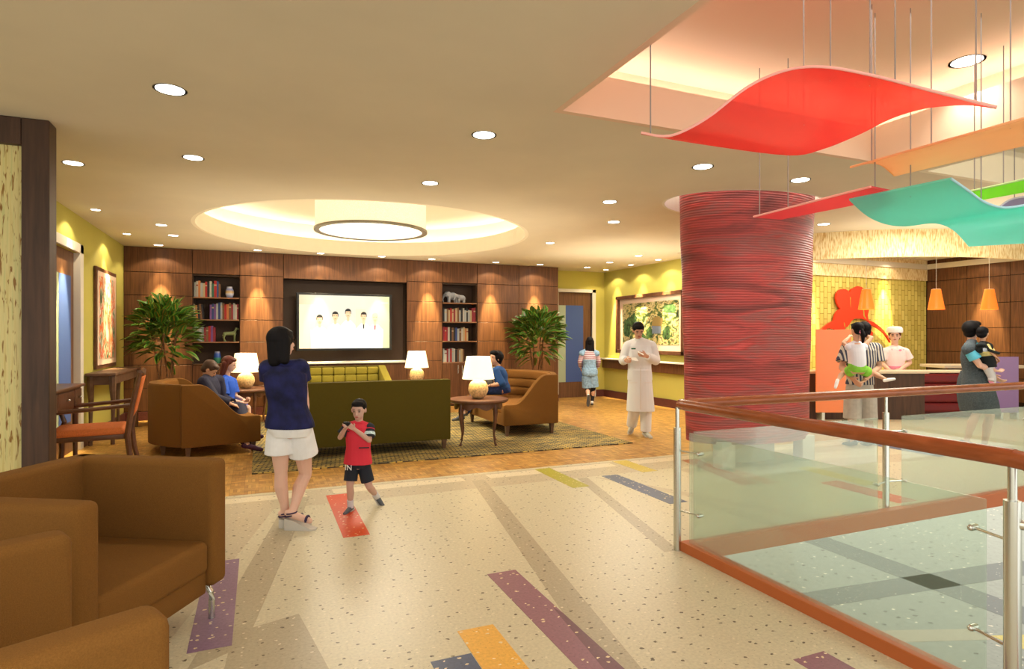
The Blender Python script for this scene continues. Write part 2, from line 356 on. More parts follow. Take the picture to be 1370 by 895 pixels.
# ---- floor: terrazzo slab around the atrium void, parquet inset, inlays
f = MB(); f.bb(-7,2.76,-3,6.24,-.06,0); f.bb(2.76,16,3.40,6.24,-.06,0); f.bb(8.35,16,6.24,13.4,-.06,0); f.bb(10,16,-3,3.40,-.06,0)
floor = S(f.build('floor', M['terr'])); floor['label'] = 'beige terrazzo floor with coloured inlays'
S(MB().bb(-7,8.35,6.24,13.4,-.06,0).build('wood_floor', M['parquet'], floor))
def flat(name, pts, m, z=.0012, parent=None, kind=True):
    b = MB(); b.prism([(p[0],p[1]) for p in pts], z-.004, z, 'z'); o = b.build(name, m, parent or floor)
    if kind: o['kind']='structure'
    return o
# wide tone bands of the terrazzo
flat('floor_band', [(-7,6.18),(8.35,6.18),(8.35,5.62),(-7,5.62)], M['terr_mid'], .0004)
for a,b_ in ((-1.6,.42),(.66,1.98),(2.26,3.82),(4.1,5.6),(5.9,7.6)):
    flat('floor_strip', [(a,6.13),(b_,6.13),(b_,5.95),(a,5.95)], M['terr_light'], .0008)
flat('floor_band', [(2.04,5.93),(2.18,5.93),(1.58,2.2),(1.40,2.2)], M['terr_dark'], .0008)
flat('floor_band', [(.25,5.93),(.44,5.93),(-.06,3.2),(-.30,3.05)], M['terr_dark'], .0010)
flat('floor_band', [(-.12,3.35),(.20,3.45),(.34,2.5),(-.2,2.2)], M['terr_dark'], .0006)
flat('floor_band', [(-1.6,5.62),(.12,5.62),(-.45,3.2),(-1.6,3.0)], M['terr_mid'], .0005)
flat('floor_band', [(3.10,5.60),(3.22,5.60),(2.72,3.45),(2.60,3.45)], M['terr_dark'], .0006)
flat('floor_band', [(3.30,5.55),(3.42,5.50),(4.35,3.5),(4.15,3.5)], M['terr_mid'], .0007)
flat('floor_band', [(4.35,5.55),(8.0,5.1),(8.0,4.7),(4.35,5.3)], M['terr_mid'], .0007)
INL = [('red',[(.583,5.91),(.78,5.91),(.776,4.62),(.58,4.62)],'i_red','scarlet terrazzo inlay'),
 ('pur',[(-.315,4.46),(-.12,4.46),(-.12,3.22),(-.315,3.22)],'i_pur2','violet terrazzo inlay'),
 ('pur2',[(1.326,3.56),(1.52,3.56),(1.52,2.0),(1.33,2.0)],'i_pur','long mauve terrazzo inlay'),
 ('yel',[(.93,2.93),(1.124,2.93),(1.124,2.2),(.93,2.2)],'i_yel','yellow terrazzo inlay'),
 ('blue',[(.729,2.703),(.926,2.703),(.926,2.0),(.729,2.0)],'i_blue','slate blue terrazzo inlay'),
 ('pur3',[(2.285,2.07),(2.48,2.07),(2.48,1.3),(2.285,1.3)],'i_pur','short mauve terrazzo inlay'),
 ('oliv',[(2.865,6.165),(3.055,6.165),(3.055,5.26),(2.865,5.26)],'i_olive','olive terrazzo inlay'),
 ('yel2',[(3.907,6.19),(4.10,6.19),(4.10,5.57),(3.907,5.57)],'i_yel2','lemon terrazzo inlay'),
 ('blu2',[(3.39,5.59),(3.585,5.59),(3.585,4.42),(3.39,4.42)],'i_blue','navy terrazzo inlay'),
 ('red2',[(4.72,5.93),(4.94,5.93),(4.70,4.69),(4.48,4.69)],'i_rust','rust terrazzo inlay behind the glass'),
 ('red3',[(5.30,4.47),(5.55,4.47),(5.55,3.64),(5.30,3.64)],'i_red','red terrazzo inlay beyond the far railing'),
 ('yel3',[(5.64,5.07),(5.86,5.07),(5.84,4.2),(5.62,4.2)],'i_yel2','pale yellow terrazzo inlay behind the glass'),
 ('blu3',[(7.80,6.2),(8.15,6.2),(8.12,4.85),(7.80,4.85)],'i_blue','dark blue terrazzo inlay near the reception')]
for n_,pts,mm,lab in INL:
    o = flat('floor_inlay', pts, M[mm], .0016); o['label']=lab
flat('floor_inlay', [(1.50,2.98),(1.52,2.9),(1.52,2.02),(1.40,2.02)], M['i_pinkdk'], .0020)
# ---- lower storey
low = S(MB().bb(-10,60,-10,60,-3.8,-3.6).build('floor_lower', M['terr_low'])); low['label']='pale green-grey terrazzo floor of the storey below'
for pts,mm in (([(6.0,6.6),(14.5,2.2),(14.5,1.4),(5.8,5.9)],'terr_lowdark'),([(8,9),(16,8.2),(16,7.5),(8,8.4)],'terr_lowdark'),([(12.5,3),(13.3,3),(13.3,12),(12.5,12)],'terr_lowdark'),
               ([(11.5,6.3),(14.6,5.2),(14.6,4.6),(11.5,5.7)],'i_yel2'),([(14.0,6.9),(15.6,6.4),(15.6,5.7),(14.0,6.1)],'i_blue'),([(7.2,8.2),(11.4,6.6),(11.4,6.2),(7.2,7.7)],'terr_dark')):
    flat('floor_stripe', pts, M[mm], -3.598, low)  # dark stripes draw in beam shadows; yellow and blue ones are inlays
S(MB().bb(-10,60,59.8,60,-3.6,-.3).bb(59.8,60,-10,60,-3.6,-.3).bb(-10,-9.8,-10,60,-3.6,-.3).build('wall_lower', M['ceil']))
# ---- ceiling with openings
CC = Vector((1.62,9.62)); CR = 2.45
COLC = (5.52,5.68); COLA, COLB = .92,.50
BC = R(6.3,12.35); BR = 3.40
def ring2(c, a, b, n=72): return [(c[0]+a*cos(2*pi*k/n), c[1]+b*sin(2*pi*k/n)) for k in range(n)]
def plate(name, outer, holes, z, thick, m):
    bm = bmesh.new()
    for lp in [outer]+holes:
        vs = [bm.verts.new((p[0],p[1],z)) for p in lp]
        for i in range(len(vs)): bm.edges.new((vs[i], vs[(i+1)%len(vs)]))
    bmesh.ops.triangle_fill(bm, edges=bm.edges[:], use_beauty=True)
    for f_ in bm.faces:
        if f_.normal.z > 0: f_.normal_flip()
    r = bmesh.ops.extrude_face_region(bm, geom=bm.faces[:])
    for v in [g for g in r['geom'] if isinstance(g, bmesh.types.BMVert)]: v.co.z += thick
    bmesh.ops.recalc_face_normals(bm, faces=bm.faces[:])
    b = MB(); b.bm.free(); b.bm = bm; return b.build(name, m)
arc = []
for k in range(0,31):
    a = radians(203 + (275-203)*k/30); arc.append((BC.x+BR*cos(a), BC.y+BR*sin(a)))
arc.append((arc[-1][0]+1.0*CT, arc[-1][1]-1.0*ST)); arc.append((14.74, arc[-2][1]-(14.74-arc[-2][0])*ST/CT))
rec_hole = [(7.40,9.44)] + arc + [(14.74,9.44)]
coffer_rect = [(1.98,-1.2),(5.16,-1.2),(5.16,3.8),(1.98,3.8)]
coffer2 = [(5.96,.5),(9.6,.5),(9.6,3.82),(5.96,3.82)]
OV = .16
colhole = ring2(COLC, COLA+.20, COLB+.22)
ceiling = S(plate('ceiling', [(-7,-1.6),(16,-1.6),(16,13.4),(-7,13.4)], [ring2(CC,CR,CR,96), coffer_rect, coffer2, colhole, rec_hole], CZ, .12, M['ceil']))
ceiling['label'] = 'beige ceiling with round, oval and rectangular coffers'
def wallring(name, loop, z0, z1, th, m, out=True):
    b = MB(); n=len(loop); cx=sum(p[0] for p in loop)/n; cy=sum(p[1] for p in loop)/n
    def off(i):
        p=Vector(loop[i]); a=(Vector(loop[i])-Vector(loop[i-1])).normalized(); c=(Vector(loop[(i+1)%n])-Vector(loop[i])).normalized()
        na=Vector((a.y,-a.x)); nc=Vector((c.y,-c.x)); nn=(na+nc).normalized(); k=1/max(.3,nn.dot(na))
        if (p+nn*.01-Vector((cx,cy))).length < (p-Vector((cx,cy))).length: nn=-nn
        return p+nn*th*k
    rs=[]; o=[off(i) for i in range(n)]
    bm=b.bm; i0=[bm.verts.new((p[0],p[1],z0)) for p in loop]; i1=[bm.verts.new((p[0],p[1],z1)) for p in loop]
    o0=[bm.verts.new((p.x,p.y,z0)) for p in o]; o1=[bm.verts.new((p.x,p.y,z1)) for p in o]
    for i in range(n):
        j=(i+1)%n
        for q in ((i0[i],i0[j],i1[j],i1[i]),(o0[j],o0[i],o1[i],o1[j]),(i1[i],i1[j],o1[j],o1[i]),(i0[j],i0[i],o0[i],o0[j])): bm.faces.new(q)
    bmesh.ops.recalc_face_normals(bm, faces=bm.faces[:])
    return b.build(name, m)
def coffer(loop, z1, z2, m, ext, ledw=.05):
    """upstand, a cove set back behind it with a light strip on its ledge, and the raised ceiling above"""
    n=len(loop); cx=sum(p[0] for p in loop)/n; cy=sum(p[1] for p in loop)/n
    def grow(e):
        if n==4:
            xs=[p[0] for p in loop]; ys=[p[1] for p in loop]; return [(min(xs)-e,min(ys)-e),(max(xs)+e,min(ys)-e),(max(xs)+e,max(ys)+e),(min(xs)-e,max(ys)+e)]
        return [(cx+(p[0]-cx)*(1+e/Vector((p[0]-cx,p[1]-cy)).length), cy+(p[1]-cy)*(1+e/Vector((p[0]-cx,p[1]-cy)).length)) for p in loop]
    up = wallring('ceiling_coffer_rim', grow(-.004), CZ-.001, z1, .05, m); up.parent=ceiling; S(up)
    ow = wallring('ceiling_coffer_wall', grow(ext), CZ+.12, z2+.02, .04, m); ow.parent=ceiling; S(ow)
    tp = MB().prism(grow(ext+.02), z2, z2+.06,'z').build('ceiling_coffer_top', m, ceiling); S(tp)
    g=grow(ext*.55); st = wallring('cove_light', g, z1-.07, z1-.04, ledw, M['led']); st.parent=ceiling; S(st)
    lg = wallring('ceiling_coffer_ledge', grow(.03), z1-.12, z1-.08, ext-.03, m); lg.parent=ceiling; S(lg)
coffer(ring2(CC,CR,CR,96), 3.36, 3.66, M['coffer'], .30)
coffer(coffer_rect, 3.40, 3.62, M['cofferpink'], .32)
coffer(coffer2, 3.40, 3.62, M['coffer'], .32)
cl = wallring('cove_light', ring2(COLC,COLA+.17,COLB+.19), 3.36, 3.40, .012, M['led']); cl.parent=ceiling; S(cl)
tp = wallring('ceiling_oval_rim', ring2(COLC,COLA+.196,COLB+.216), CZ-.001, 3.45, .03, M['white']); tp.parent=ceiling; S(tp)
S(MB().prism(ring2(COLC,COLA+.24,COLB+.26), 3.45,3.5,'z').build('ceiling_oval_top', M['coffer'], ceiling))
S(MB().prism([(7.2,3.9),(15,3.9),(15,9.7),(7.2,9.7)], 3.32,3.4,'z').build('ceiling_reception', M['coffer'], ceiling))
# curved fibre canopy fascia
b = MB(); pts=arc
rs=[]
for p in pts:
    d=(Vector(p)-Vector((BC.x,BC.y))).normalized() if p[0] < 11 else Vector((-ST,-CT)); o_=Vector(p)+d*.0; i_=Vector(p)-d*.06
    rs.append([(o_.x,o_.y,2.69),(o_.x,o_.y,3.099),(o_.x-d.x*.002,o_.y-d.y*.002,3.33),(i_.x,i_.y,3.33),(i_.x,i_.y,2.69)])
b.rings(rs); can = S(b.build('trim_1', M['fibre'], None, True)); can['label']='curved golden fibre fascia over the reception'

# ---- walls
def wallbox(name, x0,x1,y0,y1,z0,z1,m,parent=None,**k): return S(MB().bb(x0,x1,y0,y1,z0,z1).build(name,m,parent))
# left wall with door opening
wl = MB(); wl.bb(-2.35,-2.2,9.58,12.5,0,3.1).bb(-2.35,-2.2,5.5,8.5,0,3.1).bb(-2.35,-2.2,8.5,9.58,2.60,3.1)
wall_left = S(wl.build('wall_left', M['green']))
d1 = S(MB().bb(-2.33,-2.25,8.5,9.58,0,2.60).build('door_1', M['doorwood'])); d1['label']='wooden door with blue panel in the left wall'
S(MB().bb(-2.252,-2.244,8.90,9.41,.40,2.28).build('door_panel', M['blue'], d1)); S(MB().bb(-2.252,-2.246,8.70,8.90,.40,2.28).build('door_glass', M['palegreen'], d1))
S(MB().bb(-2.28,-2.17,9.555,9.70,0,2.72,.004).bb(-2.26,-2.17,8.38,8.5,0,2.72,.004).bb(-2.26,-2.17,8.38,9.70,2.60,2.72,.004).build('door_frame', M['white'], d1))
S(MB().bb(-2.2,-2.175,9.72,12.45,0,.15).build('baseboard_left', M['maroonbase']))
# pier at left with reed panel
p = MB(); py0,py1 = 5.44,5.62
p.bb(-1.60,-1.43,py0,py1,0,3.1,.01).bb(-6.5,-1.6,py0+.0,py1,2.90,3.1,.01).bb(-6.5,-1.6,py0+.05,py1,0,.25)
pier = S(p.build('wall_pier', M['walnut_dark'])); pier['label']='dark wooden partition frame with reed panel'
S(MB().bb(-6.5,-1.6,py0+.05,py1-.05,.25,2.90).build('reed_panel', M['reed'], pier))
# back wood wall
WY = 12.45
cols = [-2.2,-1.12,-.33,.44,2.85,3.62,4.41,5.40,6.40]; rows = [0,.16,.57,.985,1.396,1.81,2.235,2.65,3.1]
wb = MB(); wb.bb(-2.2,-1.12,WY+.03,WY+.14,0,3.1); wb.bb(-.33,.44,WY+.03,WY+.14,0,3.1); wb.bb(2.85,3.62,WY+.03,WY+.14,0,3.1); wb.bb(4.41,6.40,WY+.03,WY+.6,0,3.1)
wb.bb(-1.12,-.33,WY+.03,WY+.14,2.65,3.1); wb.bb(.44,2.85,WY+.03,WY+.14,2.62,3.1); wb.bb(3.62,4.41,WY+.03,WY+.14,2.65,3.1); wb.bb(-2.2,6.4,WY+.50,WY+.6,0,3.1)
wb.bb(-1.12,-.33,WY+.03,WY+.14,0,.9); wb.bb(.44,2.85,WY+.03,WY+.14,0,.94)
wall_back = S(wb.build('wall_back', M['backing'])); wall_back['label']='walnut panelled feature wall with niches'
pn = MB()
for i in range(8):
    x0,x1 = cols[i],cols[i+1]
    for j in range(1,8):
        z0,z1 = rows[j],rows[j+1]
        if i in (1,5) and (j>=3 or i==5) and j<7: continue
        if i==3 and 3<=j<7: continue
        if i==3 and j==7: z0=2.62
        pn.bb(x0+.005,x1-.005,WY,WY+.035,z0+.005,z1-.005,.002,1)
S(pn.build('wood_panelling', M['walnut'], wall_back))
S(MB().bb(-2.2,3.62,WY-.012,WY+.03,0,.155).bb(4.41,6.4,WY-.012,WY+.03,0,.155).build('baseboard_back', M['maroonbase']))
# TV niche
nb = MB(); nb.bb(.44,2.85,WY+.36,WY+.44,.94,2.62).bb(.40,.44,WY+.03,WY+.44,.94,2.66).bb(2.85,2.89,WY+.03,WY+.44,.94,2.66).bb(.44,2.85,WY+.03,WY+.44,2.62,2.66)
S(nb.build('niche_lining', M['niche'], wall_back))
S(MB().bb(.44,2.85,WY-.05,WY+.36,.955,.995,.006).build('niche_ledge', M['white'], wall_back))
# door wall, right wall
DY = 13.05
S(MB().bb(6.2,6.70,DY,DY+.15,0,3.1).bb(7.64,8.1,DY,DY+.15,0,3.1).bb(6.70,7.64,DY,DY+.15,2.58,3.1).build('wall_corridor', M['green']))
wallbox('wall_return', 6.38,6.42, WY+.6, DY,0,3.1, M['green'])
d2 = S(MB().bb(6.70,7.64,DY+.05,DY+.12,0,2.58).build('door_2', M['doorwood'])); d2['label']='wooden door with blue panel at the end of the corridor'
S(MB().bb(6.93,7.42,DY+.042,DY+.052,.38,2.26).build('door_panel', M['blue'], d2)); S(MB().bb(6.74,6.93,DY+.044,DY+.052,.38,2.26).build('door_glass', M['palegreen'], d2))
S(MB().bb(6.66,6.70,DY-.03,DY+.06,0,2.62,.003).build('door_edge_strip', M['cream'], d2))
S(MB().bb(7.64,7.74,DY-.03,DY+.06,0,2.66,.004).bb(6.60,7.74,DY-.03,DY+.06,2.58,2.66,.004).build('door_frame', M['white'], d2))
S(MB().bb(8.0,8.15,9.5,DY+.15,0,3.1).build('wall_right', M['green']))
S(MB().bb(7.97,8.0,9.5,DY,0,.17).bb(7.74,7.97,DY-.025,DY,0,.17).build('baseboard_right', M['maroonbase']))
lr = S(MB().bb(7.86,8.0,9.5,DY-.01,.93,.965,.005).build('trim_2', M['white'])); lr['label']='white ledge along the right wall'
S(MB().bb(7.93,8.0,9.5,DY-.01,.72,.925,.004).build('trim_rail', M['walnut'], lr))
# reception walls
S(MB().bb(8.15,14.8,9.5,9.65,0,2.83).build('wall_reception', M['tiles']))
S(MB().bb(8.15,14.8,9.47,9.65,2.83,3.35).build('trim_3', M['fibre']))
rw = S(MB().bb(14.84,15.0,2.0,9.65,0,3.35).build('wall_far_right', M['backing']))
pn = MB()
yy = [9.48,8.6,7.74,6.88,6.0,5.1,4.2,3.3,2.4]; zz = [.1,.60,1.15,1.69,2.235,2.81,3.32]
for a,b_ in zip(yy,yy[1:]):
    for c,d in zip(zz,zz[1:]): pn.bb(14.8,14.84,b_+.006,a-.006,c+.006,d-.006)
S(pn.build('wood_panelling', M['walnut'], rw))

# ================================================================== DOWNLIGHTS
def downlight(x,y,label,r=.085,z=CZ,energy=14,wash=None,group=None,spot=120,aim='Y'):
    t = T('downlight', label, 'light', (x,y,z), 0, group)
    MB().lathe([(r,-.004),(r,.0),(r*.84,.0),(r*.84,-.004)],n=28,cap=False).build('trim_ring', M['lampring'], t, True)
    MB().lathe([(r*.85,-.0025),(r*.85,-.0005)],n=28).build('lens', M['lens'], t)
    if wash:
        lamp('wide_beam','SPOT',(0,0,-.02),energy*2.2,(1,.82,.56),.02,(0,0,0),t,128,.25)
        lamp('core_beam','SPOT',(0,0,-.02),energy*wash*38,(1,.80,.42),.015,{'Y':(radians(13),0,0),'-X':(0,radians(13),0),'X':(0,radians(-13),0)}[aim],t,28,.7)
        lamp('narrow_beam','SPOT',(0,0,-.02),energy*wash*3.5,(1,.80,.44),.02,{'Y':(radians(20),0,0),'-X':(0,radians(20),0),'X':(0,radians(-20),0)}[aim],t,42,.85)
    else: lamp('beam','SPOT',(0,0,-.02),energy*1.3,(1,.91,.76),.08,(0,0,0),t,spot,.8)
    return t
big = [(-.53,4.46,'large downlight nearest the upper left corner of the picture'),(-.54,6.08,'downlight in the second row left of the round coffer'),(-1.58,6.70,'leftmost downlight beside the partition pier'),
 (1.65,4.50,'downlight nearest the tip of the atrium coffer'),(1.65,6.13,'downlight just in front of the round coffer'),(3.86,4.54,'downlight left below the red hanging panel'),(5.11,4.54,'downlight above the top of the red column'),
 (3.85,6.16,'nearer of the two downlights left of the red column'),(4.58,7.22,'farther of the two downlights left of the red column'),(7.43,6.20,'small downlight right of the red column')]
for x,y,l in big: downlight(x,y,l,.10 if y<5 else .09, energy=26)
for x,y,l in [(-1.29,9.93,'nearer of two small downlights by the green left wall'),(-1.25,10.88,'farther of two small downlights by the green left wall'),
              (4.60,9.26,'lone downlight right of the round coffer'),(7.0,11.19,'farther downlight over the corridor by the big painting'),(6.95,10.05,'nearer downlight over the corridor by the big painting'),(7.02,12.2,'downlight in front of the corridor door')]:
    downlight(x,y,l,.08,energy=16)
rowlab = ['over the left plant','between the left shelves and the screen niche','at the left end of the screen niche','over the middle of the screen niche','at the right end of the screen niche','right of the right bookshelf','over the right plant']
for x,l in zip([-1.62,-.02,1.10,2.27,3.30,4.72,5.78], rowlab):
    downlight(x,12.13,'small wall washing downlight '+l,.08,energy=9,wash=2.6,group='downlights along the wood wall')
for y,l in ((9.05,'above the door in the left wall'),(11.0,'above the abstract painting on the left wall')):
    downlight(-1.90,y,'small wall washing downlight '+l,.06,energy=9,wash=2.6,aim='-X')
for y,l in ((12.45,'above the left edge of the big painting'),(11.4,'above the middle of the big painting'),(10.4,'above the big painting next to the red column')):
    downlight(7.68,y,'wall washing downlight '+l,.07,energy=9,wash=2.6,aim='X')
for x,y,l in ((10.9,9.15,'behind the left hanging lamp over the tile wall'),(13.3,9.15,'above the nurse on the tile wall'),(14.35,8.2,'at the wood wall behind the right pendant'),(14.35,6.4,'at the far right of the reception wood wall')):
    downlight(x,y,'small recessed downlight '+l,.07,3.32,5,5,aim='Y' if y>9 else 'X')
downlight(5.03,2.92,'large downlight in the raised atrium ceiling',.12,3.62,30)

# ================================================================== DRUM PENDANT
t = T('drum_pendant_lamp','large cream fabric drum lamp in the round coffer','ceiling lamp',(1.62,9.5,3.12))
M['drum'] = mat('drum_fabric',(.85,.75,.58),.9,emit=(1,.84,.62),es=.42,nscale=70,namt=.15)
M['diff'] = mat('drum_diffuser',(.9,.82,.7),.9,emit=(1,.90,.74),es=1.05)
MB().lathe([(.84,.03),(.84,.50),(.82,.50),(.82,.03)],n=64,cap=False).build('lamp_shade',M['drum'],t,True)
MB().lathe([(.86,.0),(.86,.03),(.78,.03),(.78,.0),(.86,.0)],n=64,cap=False).build('bottom_ring',M['lampring'],t,True)
MB().lathe([(.79,.012),(.79,.02)],n=64).build('diffuser',M['diff'],t)
MB().tube([(0,0,.02),(0,0,.53)],.02).build('stem',M['chrome'],t)

# ================================================================== RED COLUMN
t = T('fabric_column','tall oval column wrapped in wavy layered red fabric','column',(COLC[0],COLC[1],0))
prof=[]
b = MB()
rs=[]
for k in range(40):
    z=.27+ (3.30-.27)*k/39; s_=.935+.10*(k/39)
    rs.append([(COLA*s_*cos(2*pi*q/96)*(1+.006*sin(7*z+3*q/96*2*pi)), COLB*s_*sin(2*pi*q/96)*(1+.01*sin(5*z+2*q/96*2*pi)), z) for q in range(96)])
b.rings(rs); b.build('fabric_wrap',M['column'],t,True)
MB().lathe([(.3,0),(.3,.28)],n=48,sx=1.3,sy=.6).build('plinth',M['cream'],t,True)
MB().bb(.52,.72,-.35,-.2,0,.3,.01).build('foot',M['white'],t); MB().bb(-.72,-.52,-.35,-.2,0,.3,.01).build('foot',M['white'],t)

# ================================================================== RAILING
rt = T('atrium_railing','steel and glass railing with red wood handrail around the atrium opening','railing',(2.71,3.45,0))
def rl(x,y,z=0): return (x-2.71,y-3.45,z)
rp = [rl(10,3.45,1.025),rl(2.80,3.45,1.025),rl(2.73,3.43,1.025),rl(2.71,3.36,1.025),rl(2.71,1.40,1.025)]
MB().tube(rp,.037,16).build('handrail',M['rail'],rt,True)
MB().tube([rl(2.71,1.42,1.025),rl(2.71,1.36,1.02),rl(2.71,1.30,.99),rl(2.71,1.0,.80),rl(2.71,.3,.36)],.037,16).build('handrail',M['rail'],rt,True)
def rpost(x,y,rot,k=1.0,arms=True, bottom=0):
    b_=MB(); b_.tube([rl(x,y,bottom),rl(x,y,.86)],.026*k,18).tube([rl(x,y,.86),rl(x,y,1.0)],.014*k,12)
    b_.build('post',M['chrome'],rt,True)
    for z in (.28,.70):
        dx,dy = cos(rot),sin(rot)
        for sg in ((1,-1) if arms==2 else (1,)):
            c=MB(); px_,py_=x+.06*abs(dy)*0,y; e=(x+sg*dx*.17+abs(dy)*.05, y+sg*dy*.17+abs(dx)*-.04)
            c.tube([rl(x,y,z),rl(e[0],e[1],z)],.006,8); c.cap(rl(e[0]-.012*abs(dy),e[1]-.012*abs(dx),z),rl(e[0]+.018*abs(dy),e[1]+.018*abs(dx),z),.014,.014)
            c.build('glass_clamp',M['chrome'],rt,True)
rpost(2.71,3.45,-pi/2); rpost(4.86,3.45,0,1,2); rpost(6.95,3.45,0,1,2); rpost(9.0,3.45,0,1,2); rpost(2.71,1.41,pi/2,1.12)
MB().tube([rl(2.71,1.41,.77),rl(2.80,1.22,.77)],.020,12).build('bracket_arm',M['chrome'],rt,True)
MB().bb(*[v for v in (.045,.057)],-1.92,-.07,.05,.83,.003).build('glass_panel',M['glass'],rt)
for x0,x1 in ((2.82,4.70),(5.0,6.80),(7.10,8.9)):
    MB().bb(x0-2.71,x1-2.71,-.047,-.035,.05,.83,.003).build('glass_panel',M['glass'],rt)
cb = MB(); cb.bb(2.72,2.80,-3,3.44,-.10,.065,.004).bb(2.80,10,3.36,3.44,-.06,.065,.004)
o = cb.build('floor_curb',M['curb'],floor); S(o); o['label']='orange curb around the atrium opening'

# ================================================================== HANGING WAVE PANELS
def sheet(parent, near, far, m, medge, th=.012, nm='panel'):
    """a bent sheet between two space curves (room coordinates), with thickness; edge strip as its own part"""
    n=len(near); K=8; bm=bmesh.new(); V=[[None]*(K+1) for _ in range(n)]; W=[[None]*(K+1) for _ in range(n)]
    for i in range(n):
        for k in range(K+1):
            p=near[i].lerp(far[i],k/K); V[i][k]=bm.verts.new(p); W[i][k]=bm.verts.new(p+Vector((0,0,th)))
    for i in range(n-1):
        for k in range(K):
            bm.faces.new((V[i][k],V[i][k+1],V[i+1][k+1],V[i+1][k])); bm.faces.new((W[i][k],W[i+1][k],W[i+1][k+1],W[i][k+1]))
        bm.faces.new((V[i][K],W[i][K],W[i+1][K],V[i+1][K])); bm.faces.new((V[i][0],V[i+1][0],W[i+1][0],W[i][0]))
    for k in range(K):
        bm.faces.new((V[0][k],W[0][k],W[0][k+1],V[0][k+1])); bm.faces.new((V[-1][k],V[-1][k+1],W[-1][k+1],W[-1][k]))
    bmesh.ops.recalc_face_normals(bm, faces=bm.faces[:]); b_=MB(); b_.bm.free(); b_.bm=bm
    b_.build(nm,m,parent,True)
    e=MB(); e.tube([p+Vector((0,0,th/2)) for p in near], th*.62, 8); e.build('polished_edge',medge,parent,True)
def spline(pts, n=36):
    P=[Vector(p) for p in pts]; out=[]
    for i in range(len(P)-1):
        p0=P[max(i-1,0)];p1=P[i];p2=P[i+1];p3=P[min(i+2,len(P)-1)]
        for k in range(n//(len(P)-1)+1):
            t=k/(n//(len(P)-1)+1); out.append(.5*((2*p1)+(-p0+p2)*t+(2*p0-5*p1+4*p2-p3)*t*t+(-p0+3*p1-3*p2+p3)*t**3))
    out.append(P[-1]); return out
def V3(px,py,d): return R((px-685)/F*d, d, EYE+(450-py)/F*d)     # survey point: sight line and distance -> room
def hang(name,label,near,far,m,me,rods,ztop=3.61):
    near=spline(near); far=spline(far); c=sum(near,Vector())/len(near)
    t=T(name,label,'hanging panel',c); near=[p-c for p in near]; far=[p-c for p in far]
    sheet(t,near,far,m,me)
    for (i,k) in rods:
        p=near[int(i*(len(near)-1))].lerp(far[int(i*(len(far)-1))],k)
        MB().tube([p,Vector((p.x,p.y,ztop-c.z))],.0038,8).build('suspension_rod',M['rod'],t,True)
hang('hanging_wave_panel','large translucent red wavy panel hung from the ceiling',
  [V3(858,179,3.35),V3(897,183,3.3),V3(945,160,3.22),V3(1000,118,3.15),V3(1050,96,3.08),V3(1100,91,3.02),V3(1165,102,2.98),V3(1250,124,2.93),V3(1333,145,2.9)],
  [V3(858,180,3.36),V3(950,195,3.75),V3(1055,208,4.0),V3(1100,200,3.95),V3(1150,180,3.85),V3(1190,160,3.72),V3(1235,146,3.55),V3(1290,141,3.25),V3(1333,146,2.91)],
  M['w_red'],M['edge_pink'],[(.06,0),(.42,.6),(.62,.2),(.70,.3),(.82,.0),(.95,0)])
hang('hanging_wave_panel','small translucent pink panel below the red one',
  [V3(1008,291,4.75),V3(1055,279,4.5),V3(1105,266,4.2),V3(1165,251,3.85)],[V3(1045,294,4.9),V3(1090,285,4.65),V3(1140,275,4.4),V3(1205,259,4.0)],M['w_pink'],M['edge_pink'],[(.06,.1),(.30,.2),(.95,.3)])
hang('hanging_wave_panel','long orange wavy panel at the right edge',
  [V3(1138,225,3.95),V3(1162,219,3.97),V3(1180,222,4.0),V3(1197,236,4.05)],[V3(1400,152,2.95),V3(1424,146,2.97),V3(1442,160,3.0),V3(1462,174,3.05)],M['w_orange'],M['edge_or'],[(.1,.12),(.5,.35),(.5,.75)])
hang('hanging_wave_panel','large turquoise wavy panel in front of the reception',
  [V3(1272,240,3.6),V3(1295,256,3.66),V3(1318,272,3.74),V3(1345,279,3.8),V3(1385,275,3.84),V3(1430,285,3.8),V3(1470,320,3.7)],
  [V3(1136,268,4.15),V3(1160,289,4.2),V3(1185,300,4.22),V3(1212,303,4.22),V3(1250,299,4.2),V3(1275,308,4.15),V3(1296,330,4.1)],M['w_teal'],M['edge_blue'],[(.1,.45),(.55,.3)])
hang('hanging_wave_panel','narrow bright green panel behind the turquoise one',
  [V3(1292,258,4.6),V3(1330,250,4.4),V3(1400,234,4.0)],[V3(1300,270,4.7),V3(1340,263,4.5),V3(1410,250,4.1)],M['w_green'],M['edge_gr'],[(.2,.2),(.6,.3)])
hang('hanging_wave_panel','pale lavender curved panel behind the green one',
  [V3(1338,277,4.95),V3(1352,268,4.9),V3(1375,264,4.8),V3(1410,268,4.7)],[V3(1345,284,5.1),V3(1360,280,5.1),V3(1380,278,5.0),V3(1415,280,4.9)],M['w_lav'],M['edge_lav'],[(.4,.3)])


# ================================================================== RUG
rg = MB().bb(-.07,4.83,7.12,11.3,.0005,.014,.003).build('rug',M['rug']); tag(rg,'patterned yellow and charcoal woven rug under the sofas','rug')

